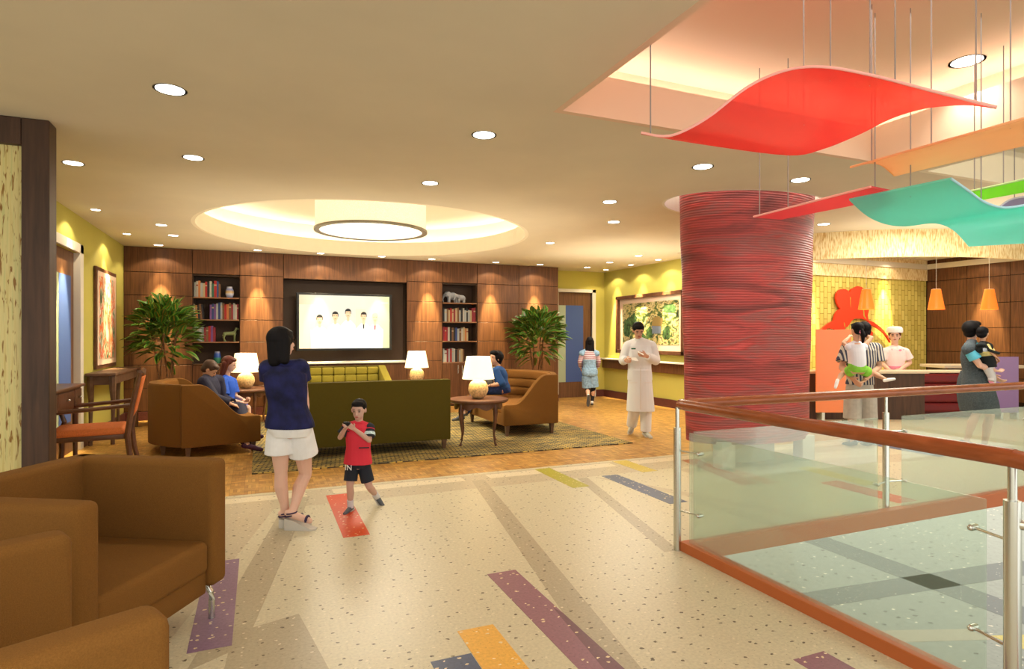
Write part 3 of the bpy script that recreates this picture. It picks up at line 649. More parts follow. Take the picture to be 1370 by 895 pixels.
# ================================================================== SOFAS
def legs(t, pts, h, m, r0=.026, r1=.018, n=4):
    for x,y in pts:
        k=1.25
        b=MB(); b.rings([[Vector((x+sx*r1,y+sy*r1,0)) for sx,sy in ((-1,-1),(1,-1),(1,1),(-1,1))],[Vector((x+sx*r0*k,y+sy*r0*k,h)) for sx,sy in ((-1,-1),(1,-1),(1,1),(-1,1))]]); b.build('leg',m,t)
def sstep(a,b,x):
    x=max(0,min(1,(x-a)/(b-a))); return x*x*(3-2*x)
def loveseat(label, loc, rz, L=1.55, D=.90, H=.90, HF=.47, bulge=.27, z0=.13):
    """local: faces -Y, length along X"""
    t=T('curved_loveseat',label,'sofa',loc,rz,)
    at=.11
    prof=[(-D/2,z0),(-D/2,HF-.01)]
    for k in range(0,25):
        u=k/24; y=-D/2+.02+u*(D-.04); z=HF+(H-HF)*sstep(.18,.80,u); prof.append((y,z))
    prof.append((D/2,H-.005)); prof.append((D/2,z0))
    for sx in (-1,1):
        x0=sx*L/2; x1=sx*(L/2-at); MB().prism(prof,min(x0,x1),max(x0,x1),'x',.012).build('arm',M['brownfab'],t,True)
    n=28; rs=[]; rin=[]
    def back(x): return D/2+bulge*(1-(2*x/(L-2*at+.02))**2)
    for i in range(n+1):
        x=-(L/2-at+.01)+i/n*(L-2*at+.02); yb=back(x)
        rs.append([Vector((x,yb,z0)),Vector((x,yb+.005,H-.03)),Vector((x,yb-.015,H)),Vector((x,yb-.10,H)),Vector((x,yb-.115,H-.02)),Vector((x,yb-.12,z0))])
    MB().rings(rs).build('backrest',M['brownfab'],t,True)
    for q in range(3):                                       # three channel rolls
        za=.46+q*.145; zb=za+.142; rr=[]
        for i in range(n+1):
            x=-(L/2-at)+i/n*(L-2*at); yb=back(x)-.10; lean=.02*(2-q)
            ring=[]
            for k in range(10):
                a=pi*k/9; ring.append(Vector((x,yb-.045-lean-.035*sin(a)**.7, za+(zb-za)*(1-cos(a))/2)))
            ring.append(Vector((x,yb,zb))); ring.append(Vector((x,yb,za)))
            rr.append(ring)
        MB().rings(rr).build('back_roll',M['brownfab2'],t,True)
    poly=[(-(L/2-at),-D/2+.015),((L/2-at),-D/2+.015)]+[((L/2-at)-i/12*(L-2*at),back((L/2-at)-i/12*(L-2*at))-.13) for i in range(13)]
    MB().prism(poly,z0+.18,.46,'z',.02).build('seat_cushion',M['brownfab2'],t,True)
    MB().prism(poly,z0,z0+.178,'z').build('base',M['brownfab'],t)
    legs(t,[(-L/2+.08,-D/2+.08),(L/2-.08,-D/2+.08),(-L/2+.08,D/2-.08),(L/2-.08,D/2-.08),(-.28,D/2+.14)],z0,M['furn_grey'])
    return t
# faces +X ; local -Y -> +X  => rz = +90
LS = loveseat('brown curved loveseat with a couple seated on it', R(-4.12,8.23,.0), facing(.80,.60), D=.92)
RS = loveseat('brown curved loveseat left of the corridor with a woman in blue on it', (3.78,9.10,.0145), radians(-90), L=1.75, D=.90, z0=.16)
def green_sofa(label, loc, rz, L=2.24, D=.88, H=.92, group='matching green sofas'):
    t=T('tufted_sofa',label,'sofa',loc,rz,group); z0=.13
    MB().bb(-L/2,L/2,D/2-.13,D/2,z0,H,.012).build('backrest',M['olivefab'],t,True)
    MB().bb(-L/2+.02,L/2-.02,-D/2+.02,D/2-.12,z0,.30,.01).build('base',M['olivefab'],t,True)
    MB().bb(-L/2+.15,-.003,-D/2,D/2-.16,.30,.46,.03,3).build('seat_cushion',M['yolivefab'],t,True); MB().bb(.003,L/2-.15,-D/2,D/2-.16,.30,.46,.03,3).build('seat_cushion',M['yolivefab'],t,True)
    for sx in (-1,1):
        prof=[(-D/2,z0),(-D/2,.62),(-D/2+.03,.64),(D/2-.12,H),(D/2-.02,H),(D/2-.02,z0)]
        x0=sx*L/2; x1=sx*(L/2-.14); MB().prism(prof,min(x0,x1),max(x0,x1),'x',.015).build('arm',M['yolivefab'],t,True)
    b=MB(); nx,nz=9,3; w=(L-.30)/nx; h=(H-.03-.46)/nz
    for i in range(nx):
        for j in range(nz): b.box((-L/2+.15+w*(i+.5),D/2-.16,.47+h*(j+.5)),(w-.004,.09,h-.004),bev=.028,seg=3)
    b.build('tufted_back',M['yolivefab'],t,True)
    legs(t,[(sx*(L/2-.07),sy*(D/2-.08)) for sx in (-1,1) for sy in (-1,1)],z0,M['furn_grey'])
    return t
green_sofa('olive green sofa seen from behind, in the middle of the rug',(1.215,8.08,.0145),pi)
green_sofa('yellow-green tufted sofa facing us under the wall screen',(1.22,11.80,0),0)
# ---- foreground armchairs
def armchair(label, loc, rz, W=.94, D=.88, H=.85):
    t=T('club_armchair',label,'armchair',loc,rz); th=.13; z0=.17
    outer=[(-W/2,-D/2),(-W/2,D/2),(W/2,D/2),(W/2,-D/2)]
    for sx in (-1,1):
        x0=sx*W/2; x1=sx*(W/2-th)
        MB().box(((x0+x1)/2,-.01,(z0+.02+H)/2),(th,D-.02,H-z0-.02),bev=.035,seg=4).build('arm',M['brownfab'],t,True)
        MB().tube([(sx*(W/2-.004),-D/2+.04,H-.04),(sx*(W/2-.004),D/2-.04,H-.04)],.004,6).build('seam',M['backing'],t,True)
    MB().box((0,D/2-th/2,(z0+H+.01)/2),(W,th,H-z0-.01),bev=.03,seg=4).build('backrest',M['brownfab'],t,True)
    MB().box((0,-.06,.43-.075),(W-2*th+.01,D-th-.03,.17),bev=.035,seg=4).build('seat_cushion',M['brownfab'],t,True)
    MB().box((0,-.055,.225),(W-2*th+.01,D-th-.06,.13),bev=.012).build('base',M['brownfab'],t,True)
    for sx in (-1,1):
        for sy in (-1,1):
            x=sx*(W/2-.06); y=sy*(D/2-.08)
            MB().tube([(x,y,z0+.03),(x,y+sy*.0,z0-.0),(x+sx*.0,y+sy*.02,z0-.03),(x,y+sy*.025,z0-.07),(x,y+sy*.025,.004)],.016,10).tube([(x,y+sy*.025,0),(x,y+sy*.025,.006)],.017,10).build('leg',M['chrome'],t,True)
    return t
armchair('brown club armchair farther from us with its open seat facing right', R(-2.035,2.83), facing(.992,-.125), W=.98)
armchair('brown club armchair nearest to us in the lower left corner', R(-1.165-.66*.44,1.74-.75*.44), facing(.66,.75), W=.99)

# ================================================================== TABLES AND LAMPS
def round_table(label, loc, r=.42, h=.62):
    t=T('round_side_table',label,'side table',loc,0,None)
    MB().lathe([(r*.93,h-.045),(r*.97,h-.035),(r,h-.022),(r,h-.012),(r*.985,h),(0.001,h)],n=48).build('table_top',M['furn'],t,True)
    ap=MB(); n=64; rs_o=[];
    for k in range(n):
        a=2*pi*k/n; zb=h-.115-.022*cos(4*a*2)*1.0
        rs_o.append([Vector((r*.80*cos(a),r*.80*sin(a),zb)),Vector((r*.80*cos(a),r*.80*sin(a),h-.04)),Vector((r*.74*cos(a),r*.74*sin(a),h-.04)),Vector((r*.74*cos(a),r*.74*sin(a),zb))])
    rs_o.append([p.copy() for p in rs_o[0]]); ap.rings(rs_o,cap=False).build('apron',M['furn'],t,True)
    for k in range(4):
        a=pi/2*k+radians(25); c,s_=cos(a),sin(a)
        pts=[(r*q*c,r*q*s_,z) for q,z in ((.76,h-.04),(.80,h-.16),(.78,h-.30),(.72,h-.45),(.74,.08),(.80,.02),(.83,.0))]
        MB().tube(pts,[.030,.030,.020,.015,.013,.018,.02],10).build('leg',M['furn'],t,True)
    return t
def table_lamp(label, loc):
    t=T('table_lamp',label,'lamp',loc,0,None)
    MB().lathe([(.04,0),(.075,.01),(.115,.055),(.138,.11),(.140,.14),(.13,.19),(.10,.235),(.05,.265),(.02,.275),(.012,.35)],n=36).build('base',M['lampball'],t,True)
    MB().lathe([(.225,.275),(.165,.585)],n=48,cap=False).build('lamp_shade',M['shade'],t,True)
    lamp('bulb','POINT',(0,0,.42),16,(1,.82,.55),.05,parent=t)
    return t
for lab,lab2,(lat,d) in (('round dark wood side table in front of the loveseat with the woman in blue','glowing table lamp on the side table between the green sofa and the right loveseat',(-.47,8.4)),
             ('round dark wood side table at the far end of the couple\'s loveseat','glowing table lamp behind the seated couple',(-4.42,10.0)),
             ('round side table almost hidden behind the green sofa back','glowing table lamp right of the wall screen',(-1.81,11.45))):
    p=R(lat,d); p.z=.0145 if p.x>-.4 and p.y<11.7 else 0; round_table(lab,p); q=p.copy(); q.z+=.62; table_lamp(lab2,q)

# ---- console table, desk, chair
t=T('console_table','narrow wooden console table under the abstract painting','table',(-2.0,10.75,0))
MB().bb(-.18,.18,-.97,.97,.955,.995,.008).build('table_top',M['furn_grey'],t)
MB().bb(-.14,.14,-.90,.90,.83,.955).build('apron',M['furn_grey'],t)
for sx in (-1,1):
    for sy in (-1,1):
        x=sx*.13;y=sy*.88
        MB().tube([(x,y,.95),(x,y,.78),(x+sx*.0,y-sy*.03,.62),(x,y-sy*.01,.45),(x,y+sy*.0,.2),(x,y+sy*.01,0)],[.045,.042,.034,.026,.022,.028],8).build('leg',M['furn_grey'],t,True)
t=T('writing_desk','dark wooden desk with drawers behind the partition pier','desk',(-1.97,7.30,0))
MB().bb(-.21,.21,-.70,.66,.955,.985,.01).build('desk_top',M['furn'],t)
MB().bb(-.18,.17,-.66,.62,.74,.955).build('body',M['furn'],t)
for y0,y1 in ((-.62,-.25),(-.23,.32),(.35,.60)):
    dr=MB().bb(.17,.185,y0,y1,.765,.935,.004).build('drawer',M['furn'],t); MB().cap((.185,(y0+y1)/2,.85),(.205,(y0+y1)/2,.85),.011,.013).build('knob',M['chrome'],dr,True)
for sx in (-1,1):
    for y in (-.62,.58): MB().tube([(sx*.14-.01,y,.78),(sx*.14-.01,y,0)],[.032,.018],8).build('leg',M['furn'],t,True)
def orange_chair():
    M['orangefab']=mat('orange_seat_fabric',(.62,.17,.045),.85,nscale=160,namt=.3); nt,b,N,L=nodes(M['orangefab'])
    t=T('armchair_with_orange_seat','wooden armchair with orange padded seat pulled up to the desk','chair',R(-4.32,6.22),facing(-.88,-.48))
    # local faces -Y ; front at -Y
    k=1.12
    W,D=.54*k,.60*k; sh=.50
    wd=M['furn']
    MB().box((0,-.02,sh-.015),(W-.03,D-.04,.05),bev=.01).build('seat_frame',wd,t,True)
    MB().box((0,-.02,sh+.035),(W-.04,D-.05,.085),bev=.038,seg=4).build('seat',M['orangefab'],t,True)
    for sx in (-1,1):
        x=sx*W/2
        MB().tube([(x,D/2+.07,0),(x,D/2+.0,.30),(x,D/2-.02,sh),(x,D/2+.02,.80),(x,D/2+.09,1.13)],[.020,.026,.028,.026,.022],8).build('leg',wd,t,True)
        MB().tube([(x,-D/2+.0,0),(x,-D/2+.03,.3),(x,-D/2+.02,sh),(x,-D/2+.05,.60),(x,-D/2-.0,.74)],[.018,.026,.028,.022,.022],8).build('leg',wd,t,True)
        MB().tube([(x,-D/2-.05,.735),(x,-D/2,.755),(x,0,.775),(x,D/2+.0,.80)],[.022,.024,.020,.020],8).build('armrest',wd,t,True)
    MB().tube([(-W/2,D/2+.09,1.13),(0,D/2+.10,1.10),(W/2,D/2+.09,1.13)],.024,8).build('top_rail',wd,t,True); MB().tube([(-W/2,D/2+.0,.66),(W/2,D/2+.0,.66)],.018,8).build('lower_rail',wd,t,True)
    MB().box((0,D/2+.055,.885),(W-.08,.04,.40),bev=.012,tilt=(radians(-12),'X')).build('back_pad',M['orangefab'],t,True)
orange_chair()

# ================================================================== SCREEN
t=T('wall_screen','wide flat screen in the dark niche showing five men in white coats','television',(1.615,WY+.12,1.79))
MB().bb(-.935,.935,-.05,.04,-.575,.575,.008).bb(-.4,.4,.04,.24,-.25,.25).build('frame',M['black'],t)
def em(name,c,s=1.0): return mat(name,tuple(x*.3 for x in c),.5,emit=c,es=s)
sm_=bpy.data.materials.new('screen_picture'); sm_.use_nodes=True; nt,b,N,L=nodes(sm_)
mp=mapping(nt,(1,1,1)); sx_=N('ShaderNodeSeparateXYZ'); L(mp.outputs[0],sx_.inputs[0])
r=ramp(nt,[(0,(1,.84,.50)),(.30,(1,.95,.78)),(.7,(1,.97,.80)),(1,(.80,.92,.42))]); mr=N('ShaderNodeMapRange'); mr.inputs[1].default_value=-.88; mr.inputs[2].default_value=.88; L(sx_.outputs['X'],mr.inputs[0]); L(mr.outputs[0],r.inputs[0])
L(r.outputs[0],b.inputs['Emission Color']); b.inputs['Emission Strength'].default_value=.66; b.inputs['Base Color'].default_value=(.1,.1,.1,1)
scr=MB().bb(-.885,.885,-.054,-.05,-.53,.53).build('screen',sm_,t)
E_w=em('screen_white',(1,1,.98),.80); E_h=em('screen_black',(.02,.02,.02)); E_s=em('screen_skin',(.80,.50,.30)); E_r=em('screen_red',(.6,.03,.05)); E_d=em('screen_door',(.95,.78,.45)); E_g=em('screen_grey',(.45,.52,.42)); E_gh=em('screen_grey_hair',(.35,.33,.30)); E_line=em('screen_coat_shadow',(.78,.78,.70))
MB().bb(-.88,-.58,-.0555,-.054,-.53,.34).build('pictured_doorway',E_d,scr); MB().bb(.20,.40,-.0555,-.054,-.53,.27).build('pictured_doorway',E_d,scr)
MB().bb(.70,.86,-.0555,-.054,.38,.42).build('pictured_vent',E_g,scr)
def sfig(x,htop,w,hair,tie=None):
    y=-.056; zf=htop-.13
    b=MB(); b.prism([(x-w,-.53),(x-w*1.05,-.15),(x-w*.92,zf-.22),(x-w*.35,zf-.13),(x+w*.35,zf-.13),(x+w*.92,zf-.22),(x+w*1.05,-.15),(x+w,-.53)],y-.001,y,'y'); b.build('pictured_coat',E_w,scr)
    MB().bb(x-.004,x+.004,y-.0013,y-.001,-.53,zf-.2).bb(x-w*.70,x-w*.68,y-.0013,y-.001,-.53,zf-.3).bb(x+w*.68,x+w*.70,y-.0013,y-.001,-.53,zf-.3).build('pictured_coat_fold',E_line,scr)
    MB().prism([(x+.053*cos(a*pi/12),zf+.0+.078*sin(a*pi/12)) for a in range(24)],y-.002,y-.001,'y').bb(x-.024,x+.024,y-.002,y-.001,zf-.15,zf-.05).build('pictured_face',E_s,scr)
    hp=[(x+.060*cos(a*pi/12),zf+.045+.062*sin(a*pi/12)) for a in range(0,13)]+[(x-.060,zf+.0),(x-.047,zf+.005),(x-.045,zf+.05),(x+.045,zf+.05),(x+.047,zf+.005),(x+.06,zf+.0)]
    MB().prism(hp,y-.003,y-.002,'y').build('pictured_hair',hair,scr)
    b=MB()
    for dx in (-.022,.022): b.bb(x+dx-.012,x+dx+.012,y-.003,y-.002,zf+.012,zf+.022)
    b.bb(x-.016,x+.016,y-.003,y-.002,zf-.042,zf-.034); b.build('pictured_features',E_h,scr)
    if tie: MB().prism([(x-.016,zf-.15),(x+.016,zf-.15),(x+.012,zf-.24),(x-.012,zf-.24)],y-.003,y-.0015,'y').build('pictured_tie',tie,scr)
for a in ((-.50,.165,.16,E_h),(-.20,.235,.145,E_h),(.05,.295,.15,E_h),(.36,.235,.15,E_h,E_h),(.59,.215,.155,E_gh,E_r)): sfig(*a)

# ================================================================== BOOKCASES
def bookcase(label,x0,x1,doors):
    t=T('built_in_bookcase',label,'bookcase',((x0+x1)/2,WY,0)); w=(x1-x0)/2; D=.36
    zb=.945 if doors else .985
    MB().bb(-w,w,D-.015,D,zb,2.65).build('back_panel',M['niche'],t)
    for sx in (-1,1): MB().bb(min(sx*w,sx*(w-.012)),max(sx*w,sx*(w-.012)),.04,D-.015,zb,2.645).build('side_panel',M['niche'],t)
    MB().bb(-w+.012,w-.012,.04,D-.015,2.62,2.645).build('top_panel',M['niche'],t)
    zs=[zb+.0,1.40,1.815,2.226]
    for z in zs:
        MB().bb(-w+.013,w-.013,.0,D-.017,z-.022,z,.002).build('shelf',M['shelfwood'],t)
    if doors:
        for a,b_ in ((-w+.005,-.003),(.003,w-.005)):
            dd=MB().bb(a,b_,.0,.03,.03,.92,.003).build('door',M['walnut'],t)
            hx=b_-.045 if a<-.1 else a+.045
            MB().bb(hx-.008,hx+.008,-.02,.0,.70,.87,.003).build('handle',M['chrome'],dd)
        MB().bb(-w+.01,w-.01,.04,D-.02,0,.92).build('body',M['niche'],t)
    return t,zs
b1,zl=bookcase('built-in bookcase niche left of the wall screen',-1.12,-.33,False)
b2,zr=bookcase('built-in bookcase with cupboard doors right of the wall screen',3.62,4.41,True)
BC_={'burgundy':(.20,.02,.03),'red':(.30,.02,.02),'orange-brown':(.42,.15,.05),'white':(.36,.34,.30),'black':(.02,.02,.025),'navy':(.03,.05,.16),'grey':(.28,.30,.30),'cream':(.36,.28,.16),'dark green':(.03,.10,.07),'purple':(.14,.06,.20),'brown':(.14,.07,.035),'teal grey':(.16,.22,.22)}
BM={k:mat('book_'+k.replace(' ','_').replace('-','_'),v,.6) for k,v in BC_.items()}
PG=mat('book_pages',(.6,.55,.42),.9)
ordn=['first','second','third','fourth','fifth','sixth','seventh','eighth','ninth','tenth','eleventh','twelfth','thirteenth','fourteenth','fifteenth','sixteenth','seventeenth','eighteenth','nineteenth','twentieth']
def books(side,shelf,x0,x1,z,cols,hmin,hmax,lean=0):
    rnd=random.Random(hash((len(side),len(shelf),round(x0,2)))%1000); n=len(cols); wt=[rnd.uniform(.8,1.2) for _ in cols]; k=(x1-x0)/sum(wt); x=x0
    for i,c in enumerate(cols):
        w=wt[i]*k-.002; h=rnd.uniform(hmin,hmax); 
        b=MB(); b.box((0,0,h/2),(w,.19,h),bev=.002,seg=1)
        o=b.build('book',BM[c]); 
        for zz_ in (.22,.78):
            pass
        o.location=(x+w/2,WY+.15,z+.001)
        if lean: 
            o.rotation_euler=(0,lean,0); o.location.z+=abs(sin(lean))*w/2
        tag(o,f'{c} book, {ordn[i]} from the left on the {shelf} of the {side} bookcase','book','books on the %s, %s bookcase'%(shelf,side))
        if i%4==1: MB().bb(-w*.5-.0004,w*.5+.0004,-.0955,-.094,h*.70,h*.78).build('spine_band',BM['cream' if c not in('white','cream') else 'burgundy'],o)
        x+=w+.002
L_='left'; R_='right'
books(L_,'top shelf',-1.10,-.66,zl[3],['grey','white','orange-brown','grey','cream','red','black','white','dark green','red','navy','brown'],.24,.31)
books(L_,'second shelf',-1.10,-.93,zl[2],['white','orange-brown','black','brown','black'],.25,.31,radians(-5))
books(L_,'middle shelf',-.84,-.35,zl[2],['purple','navy','purple','grey','navy','grey','brown','red','orange-brown','brown','burgundy','grey','white','burgundy'],.27,.32)
books(L_,'third shelf',-1.10,-.745,zl[1],['grey','teal grey','grey','teal grey','burgundy','brown','red','purple','burgundy'],.26,.30)
books(R_,'second shelf',3.645,4.395,zr[2],['black','grey','brown','cream','red','cream','burgundy','cream','brown','grey','black','white','grey','black','grey','cream','burgundy','burgundy'],.25,.32)
books(R_,'third shelf',3.645,4.22,zr[1],['burgundy','red','burgundy','white','black','brown','black','navy','grey','brown','white','cream','orange-brown','cream'],.25,.31)
books(R_,'lowest shelf',3.645,4.13,zr[0],['grey','white','burgundy','grey','red','grey','white','black','brown','grey','cream','brown'],.25,.30)
def vase(label,loc,prof,stops):
    m=mat('vase_glaze_'+str(len(bpy.data.materials)),(.5,.5,.5),.25); nt,b,N,L=nodes(m); tc=N('ShaderNodeTexCoord'); sp=N('ShaderNodeSeparateXYZ'); L(tc.outputs['Object'],sp.inputs[0])
    mr=N('ShaderNodeMapRange'); mr.inputs[2].default_value=prof[-1][1]; L(sp.outputs['Z'],mr.inputs[0]); r=ramp(nt,stops); L(mr.outputs[0],r.inputs[0]); L(r.outputs[0],b.inputs['Base Color'])
    o=MB().lathe(prof,n=28).build('vase',m,None,True); o.location=loc; tag(o,label,'vase')
vase('small round blue and gold vase on the top left shelf',(-.51,WY+.14,zl[3]+.001),[(.05,0),(.07,.05),(.077,.10),(.07,.15),(.05,.18),(.05,.21),(.04,.21)],[(0,(.10,.14,.32)),(.3,(.45,.48,.62)),(.5,(.45,.30,.10)),(.75,(.12,.16,.35)),(1,(.4,.4,.45))])
vase('tall blue and green glass vase on the lowest left shelf',(-.72,WY+.14,zl[0]+.001),[(.045,0),(.06,.04),(.064,.10),(.055,.18),(.045,.23),(.038,.23)],[(0,(.03,.12,.08)),(.45,(.04,.22,.14)),(.55,(.03,.08,.35)),(.8,(.04,.10,.42)),(1,(.30,.30,.40))])
# dog figurine
SM=lambda:MB()
g=MB(); g.cap((-.09,0,.15),(.07,0,.155),.034,.040).cap((.07,0,.16),(.105,0,.235),.026,.020).cap((.105,0,.245),(.155,0,.235),.024,.014).cap((-.10,0,.17),(-.135,0,.11),.010,.006).cap((.10,.015,.26),(.085,.02,.225),.010,.008)
for x,y,k in ((-.10,.02,1),(-.085,-.02,1),(.065,.022,0),(.08,-.022,0)):
    g.cap((x,y,.14),(x-.02*k,y,.075),.022,.013).cap((x-.02*k,y,.075),(x,y,.012),.012,.010).cap((x,y,.01),(x+.018,y,.01),.010,.008)
dog=g.build('dog_figurine',mat('green_ceramic',(.18,.22,.10),.35),remesh=.006,sm=2); dog.location=(-.50,WY+.14,zl[1]+.001); tag(dog,'green ceramic dog figurine standing on the third left shelf','ornament')
def elephant(s):
    g=MB(); g.ell((0,0,.13*s),(.11*s,.07*s,.075*s)); g.ell((-.115*s,0,.165*s),(.055*s,.05*s,.055*s)); g.cap((-.16*s,0,.15*s),(-.19*s,0,.07*s),.025*s,.014*s).cap((-.19*s,0,.07*s),(-.175*s,0,.02*s),.014*s,.010*s)
    g.ell((-.085*s,-.055*s,.165*s),(.045*s,.012*s,.05*s)); g.ell((-.085*s,.055*s,.165*s),(.045*s,.012*s,.05*s))
    for x in (-.065,.07):
        for y in (-.035,.035): g.cap((x*s,y*s,.11*s),(x*s,y*s,.018*s),.028*s,.024*s)
    g.cap((.105*s,0,.15*s),(.125*s,0,.08*s),.008*s,.005*s); return g
gm=mat('grey_stone',(.24,.25,.28),.7)
e=elephant(1.15).build('elephant_figurine',gm,remesh=.007,sm=2); e.location=(3.90,WY+.20,zr[3]+.001); tag(e,'larger grey elephant figurine at the back on the top right shelf','ornament')
e=elephant(.85).build('elephant_figurine',gm,remesh=.007,sm=2); e.location=(4.06,WY+.06,zr[3]+.001); tag(e,'smaller grey elephant figurine standing in front of the larger one','ornament')

# ================================================================== PICTURES
def noiseart(name,stops,scale,dist,sc=(1,1,1),seed=0):
    m=bpy.data.materials.new(name); m.use_nodes=True; nt,b,N,L=nodes(m); mp=mapping(nt,sc); mp.inputs['Location'].default_value=(seed,seed*.7,seed*.3)
    n=N('ShaderNodeTexNoise'); n.inputs['Scale'].default_value=scale; n.inputs['Detail'].default_value=5; n.inputs['Distortion'].default_value=dist; L(mp.outputs[0],n.inputs['Vector'])
    r=ramp(nt,stops); L(n.outputs['Fac'],r.inputs[0]); L(r.outputs[0],b.inputs['Base Color']); b.inputs['Roughness'].default_value=.4; return m
art1=noiseart('abstract_painting',[(.33,(.01,.03,.02)),(.42,(.05,.18,.09)),(.47,(.75,.72,.55)),(.52,(.80,.22,.03)),(.58,(.70,.05,.02)),(.64,(.85,.80,.65))],3.2,1.6,(1,1.6,.8),3)
nt,b,N,L=nodes(art1)
t=T('framed_painting','tall framed abstract painting with red, orange and dark flower shapes','painting',(-2.195,11.0,1.77))
MB().bb(0,.035,-.66,.66,-.75,.75,.004).build('frame',M['furn'],t); MB().bb(.035,.040,-.60,.60,-.69,.69).build('mat_board',M['cofferpink'],t); MB().bb(.040,.043,-.50,.50,-.60,.62).build('canvas',art1,t)
art2=noiseart('landscape_painting',[(.30,(.02,.03,.02)),(.40,(.05,.09,.03)),(.46,(.16,.18,.05)),(.50,(.50,.40,.14)),(.55,(.62,.52,.28)),(.60,(.22,.17,.07)),(.68,(.03,.07,.03))],5.5,.8,(1,1,1.7),11)
t=T('framed_painting','wide framed landscape painting in greens and ochres behind the person in white','painting',(7.995,11.12,1.78))
fr=MB(); 
for y0,y1,z0,z1 in ((-1.25,1.25,.59,.67),(-1.25,1.25,-.67,-.59),(-1.25,-1.17,-.67,.67),(1.17,1.25,-.67,.67)): fr.bb(-.10,0,y0,y1,z0,z1,.006)
fr.build('frame',M['furn'],t); MB().bb(-.03,0,-1.17,1.17,-.59,.59).build('mat_board',M['cofferpink'],t); MB().bb(-.034,-.03,-1.03,1.03,-.46,.48).build('canvas',art2,t)
hm=mat('painted_roof',(.26,.18,.06),.5); wm=mat('painted_wall',(.16,.19,.24),.5); tm_=mat('painted_tree',(.05,.10,.035),.5,nscale=14,namt=.9); cm_=mat('painted_cloud',(.85,.78,.50),.5)
def yz(pts): return [(y,z) for y,z in pts]
MB().prism(yz([(-.10,-.05),(-.45,-.06),(-.52,.10),(-.30,.16),(-.14,.12)]),-.036,-.034,'x').build('painted_roof',hm,t)
MB().prism(yz([(-.12,-.05),(-.44,-.06),(-.44,-.22),(-.12,-.22)]),-.036,-.034,'x').build('painted_wall',wm,t)
b=MB()
for (cy,cz,r1,r2) in ((.85,-.10,.14,.22),(.60,.10,.15,.14),(-.02,-.20,.12,.13),(-.62,-.22,.13,.15),(.30,-.28,.16,.08),(-.75,.30,.20,.10)):
    b.prism([(cy+r1*cos(a*pi/8)*(1+.15*sin(3*a)),cz+r2*sin(a*pi/8)*(1+.2*cos(5*a))) for a in range(16)],-.0355,-.034,'x')
b.build('painted_tree',tm_,t)

# ================================================================== PLANTS
leafm=bpy.data.materials.new('croton_leaf'); leafm.use_nodes=True; nt,b,N,L=nodes(leafm)
uvn=N('ShaderNodeUVMap'); sp=N('ShaderNodeSeparateXYZ'); L(uvn.outputs[0],sp.inputs[0]); sb=N('ShaderNodeMath'); sb.operation='SUBTRACT'; sb.inputs[1].default_value=.5; L(sp.outputs['X'],sb.inputs[0]); ab=N('ShaderNodeMath'); ab.operation='ABSOLUTE'; L(sb.outputs[0],ab.inputs[0])
r=ramp(nt,[(.0,(.42,.12,.02)),(.035,(.38,.22,.03)),(.09,(.035,.13,.015)),(.26,(.015,.085,.012)),(.40,(.08,.26,.03)),(.5,(.30,.42,.06))]); L(ab.outputs[0],r.inputs[0]); L(r.outputs[0],b.inputs['Base Color']); b.inputs['Roughness'].default_value=.35
def plant(label, loc, rad, zc, hz, seed, n=400):
    rnd=random.Random(seed); t=T('potted_croton',label,'plant',loc)
    MB().lathe([(.17,0),(.23,.36),(.25,.38),(.25,.42),(.22,.42),(.21,.39),(.001,.39)],n=32).build('pot',M['pot'],t,True)
    tips=[]
    for k in range(5):
        a=2*pi*k/5+rnd.random(); q=[(.06*cos(a),.06*sin(a),.38),(.10*cos(a+.5),.10*sin(a+.5),.7),(.16*cos(a),.16*sin(a),zc-hz*.35),(.24*cos(a),.24*sin(a),zc+.1)]
        MB().tube(spline(q,12),[.017]*8+[.009]*8 if False else .014,7).build('stem',M['stem'],t,True)
    bm=bmesh.new(); uv=bm.loops.layers.uv.new('UVMap')
    for i in range(n):
        while True:
            v=Vector((rnd.uniform(-1,1),rnd.uniform(-1,1),rnd.uniform(-1,1)))
            if .30<v.length<1: break
        if v.z<-.2 and rnd.random()<.45: v.z=abs(v.z)
        c=Vector((v.x*rad*.78,v.y*min(rad*.78,.48),zc+v.z*hz*.85)); out=Vector((v.x,v.y*.8,v.z*.6+.35)).normalized()
        dirv=(out+Vector((rnd.uniform(-.5,.5),rnd.uniform(-.5,.5),rnd.uniform(-.45,.35)))).normalized()
        side=dirv.cross(Vector((rnd.uniform(-.3,.3),rnd.uniform(-.3,.3),1))).normalized(); up=side.cross(dirv).normalized()
        Ln=rnd.uniform(.20,.30); W=Ln*rnd.uniform(.21,.27); K=7; rows_=[]
        for j in range(K+1):
            u=j/K; w=W*(sin(pi*min(1,u*.93+.05))**.75)*(1-.25*u)+.002; bend=-.35*Ln*u*u; p=c+dirv*(u*Ln)+Vector((0,0,1))*bend*.7+up*(.0)
            rows_.append([bm.verts.new(p-side*w+up*w*.35),bm.verts.new(p),bm.verts.new(p+side*w+up*w*.35)])
        for j in range(K):
            for q,(ua,ub) in ((0,(0,.5)),(1,(.5,1))):
                f_=bm.faces.new((rows_[j][q],rows_[j][q+1],rows_[j+1][q+1],rows_[j+1][q]))
                for lp,u_ in zip(f_.loops,(ua,ub,ub,ua)): lp[uv].uv=(u_,j/K)
    b_=MB(); b_.bm.free(); b_.bm=bm; b_.build('foliage',leafm,t,True)
plant('large leafy croton in the corner left of the left bookcase',(-1.45,11.60,0),.58,1.55,.60,5)
plant('large leafy croton at the right end of the wood wall by the corridor',(5.46,11.6,0),.66,1.50,.62,9)

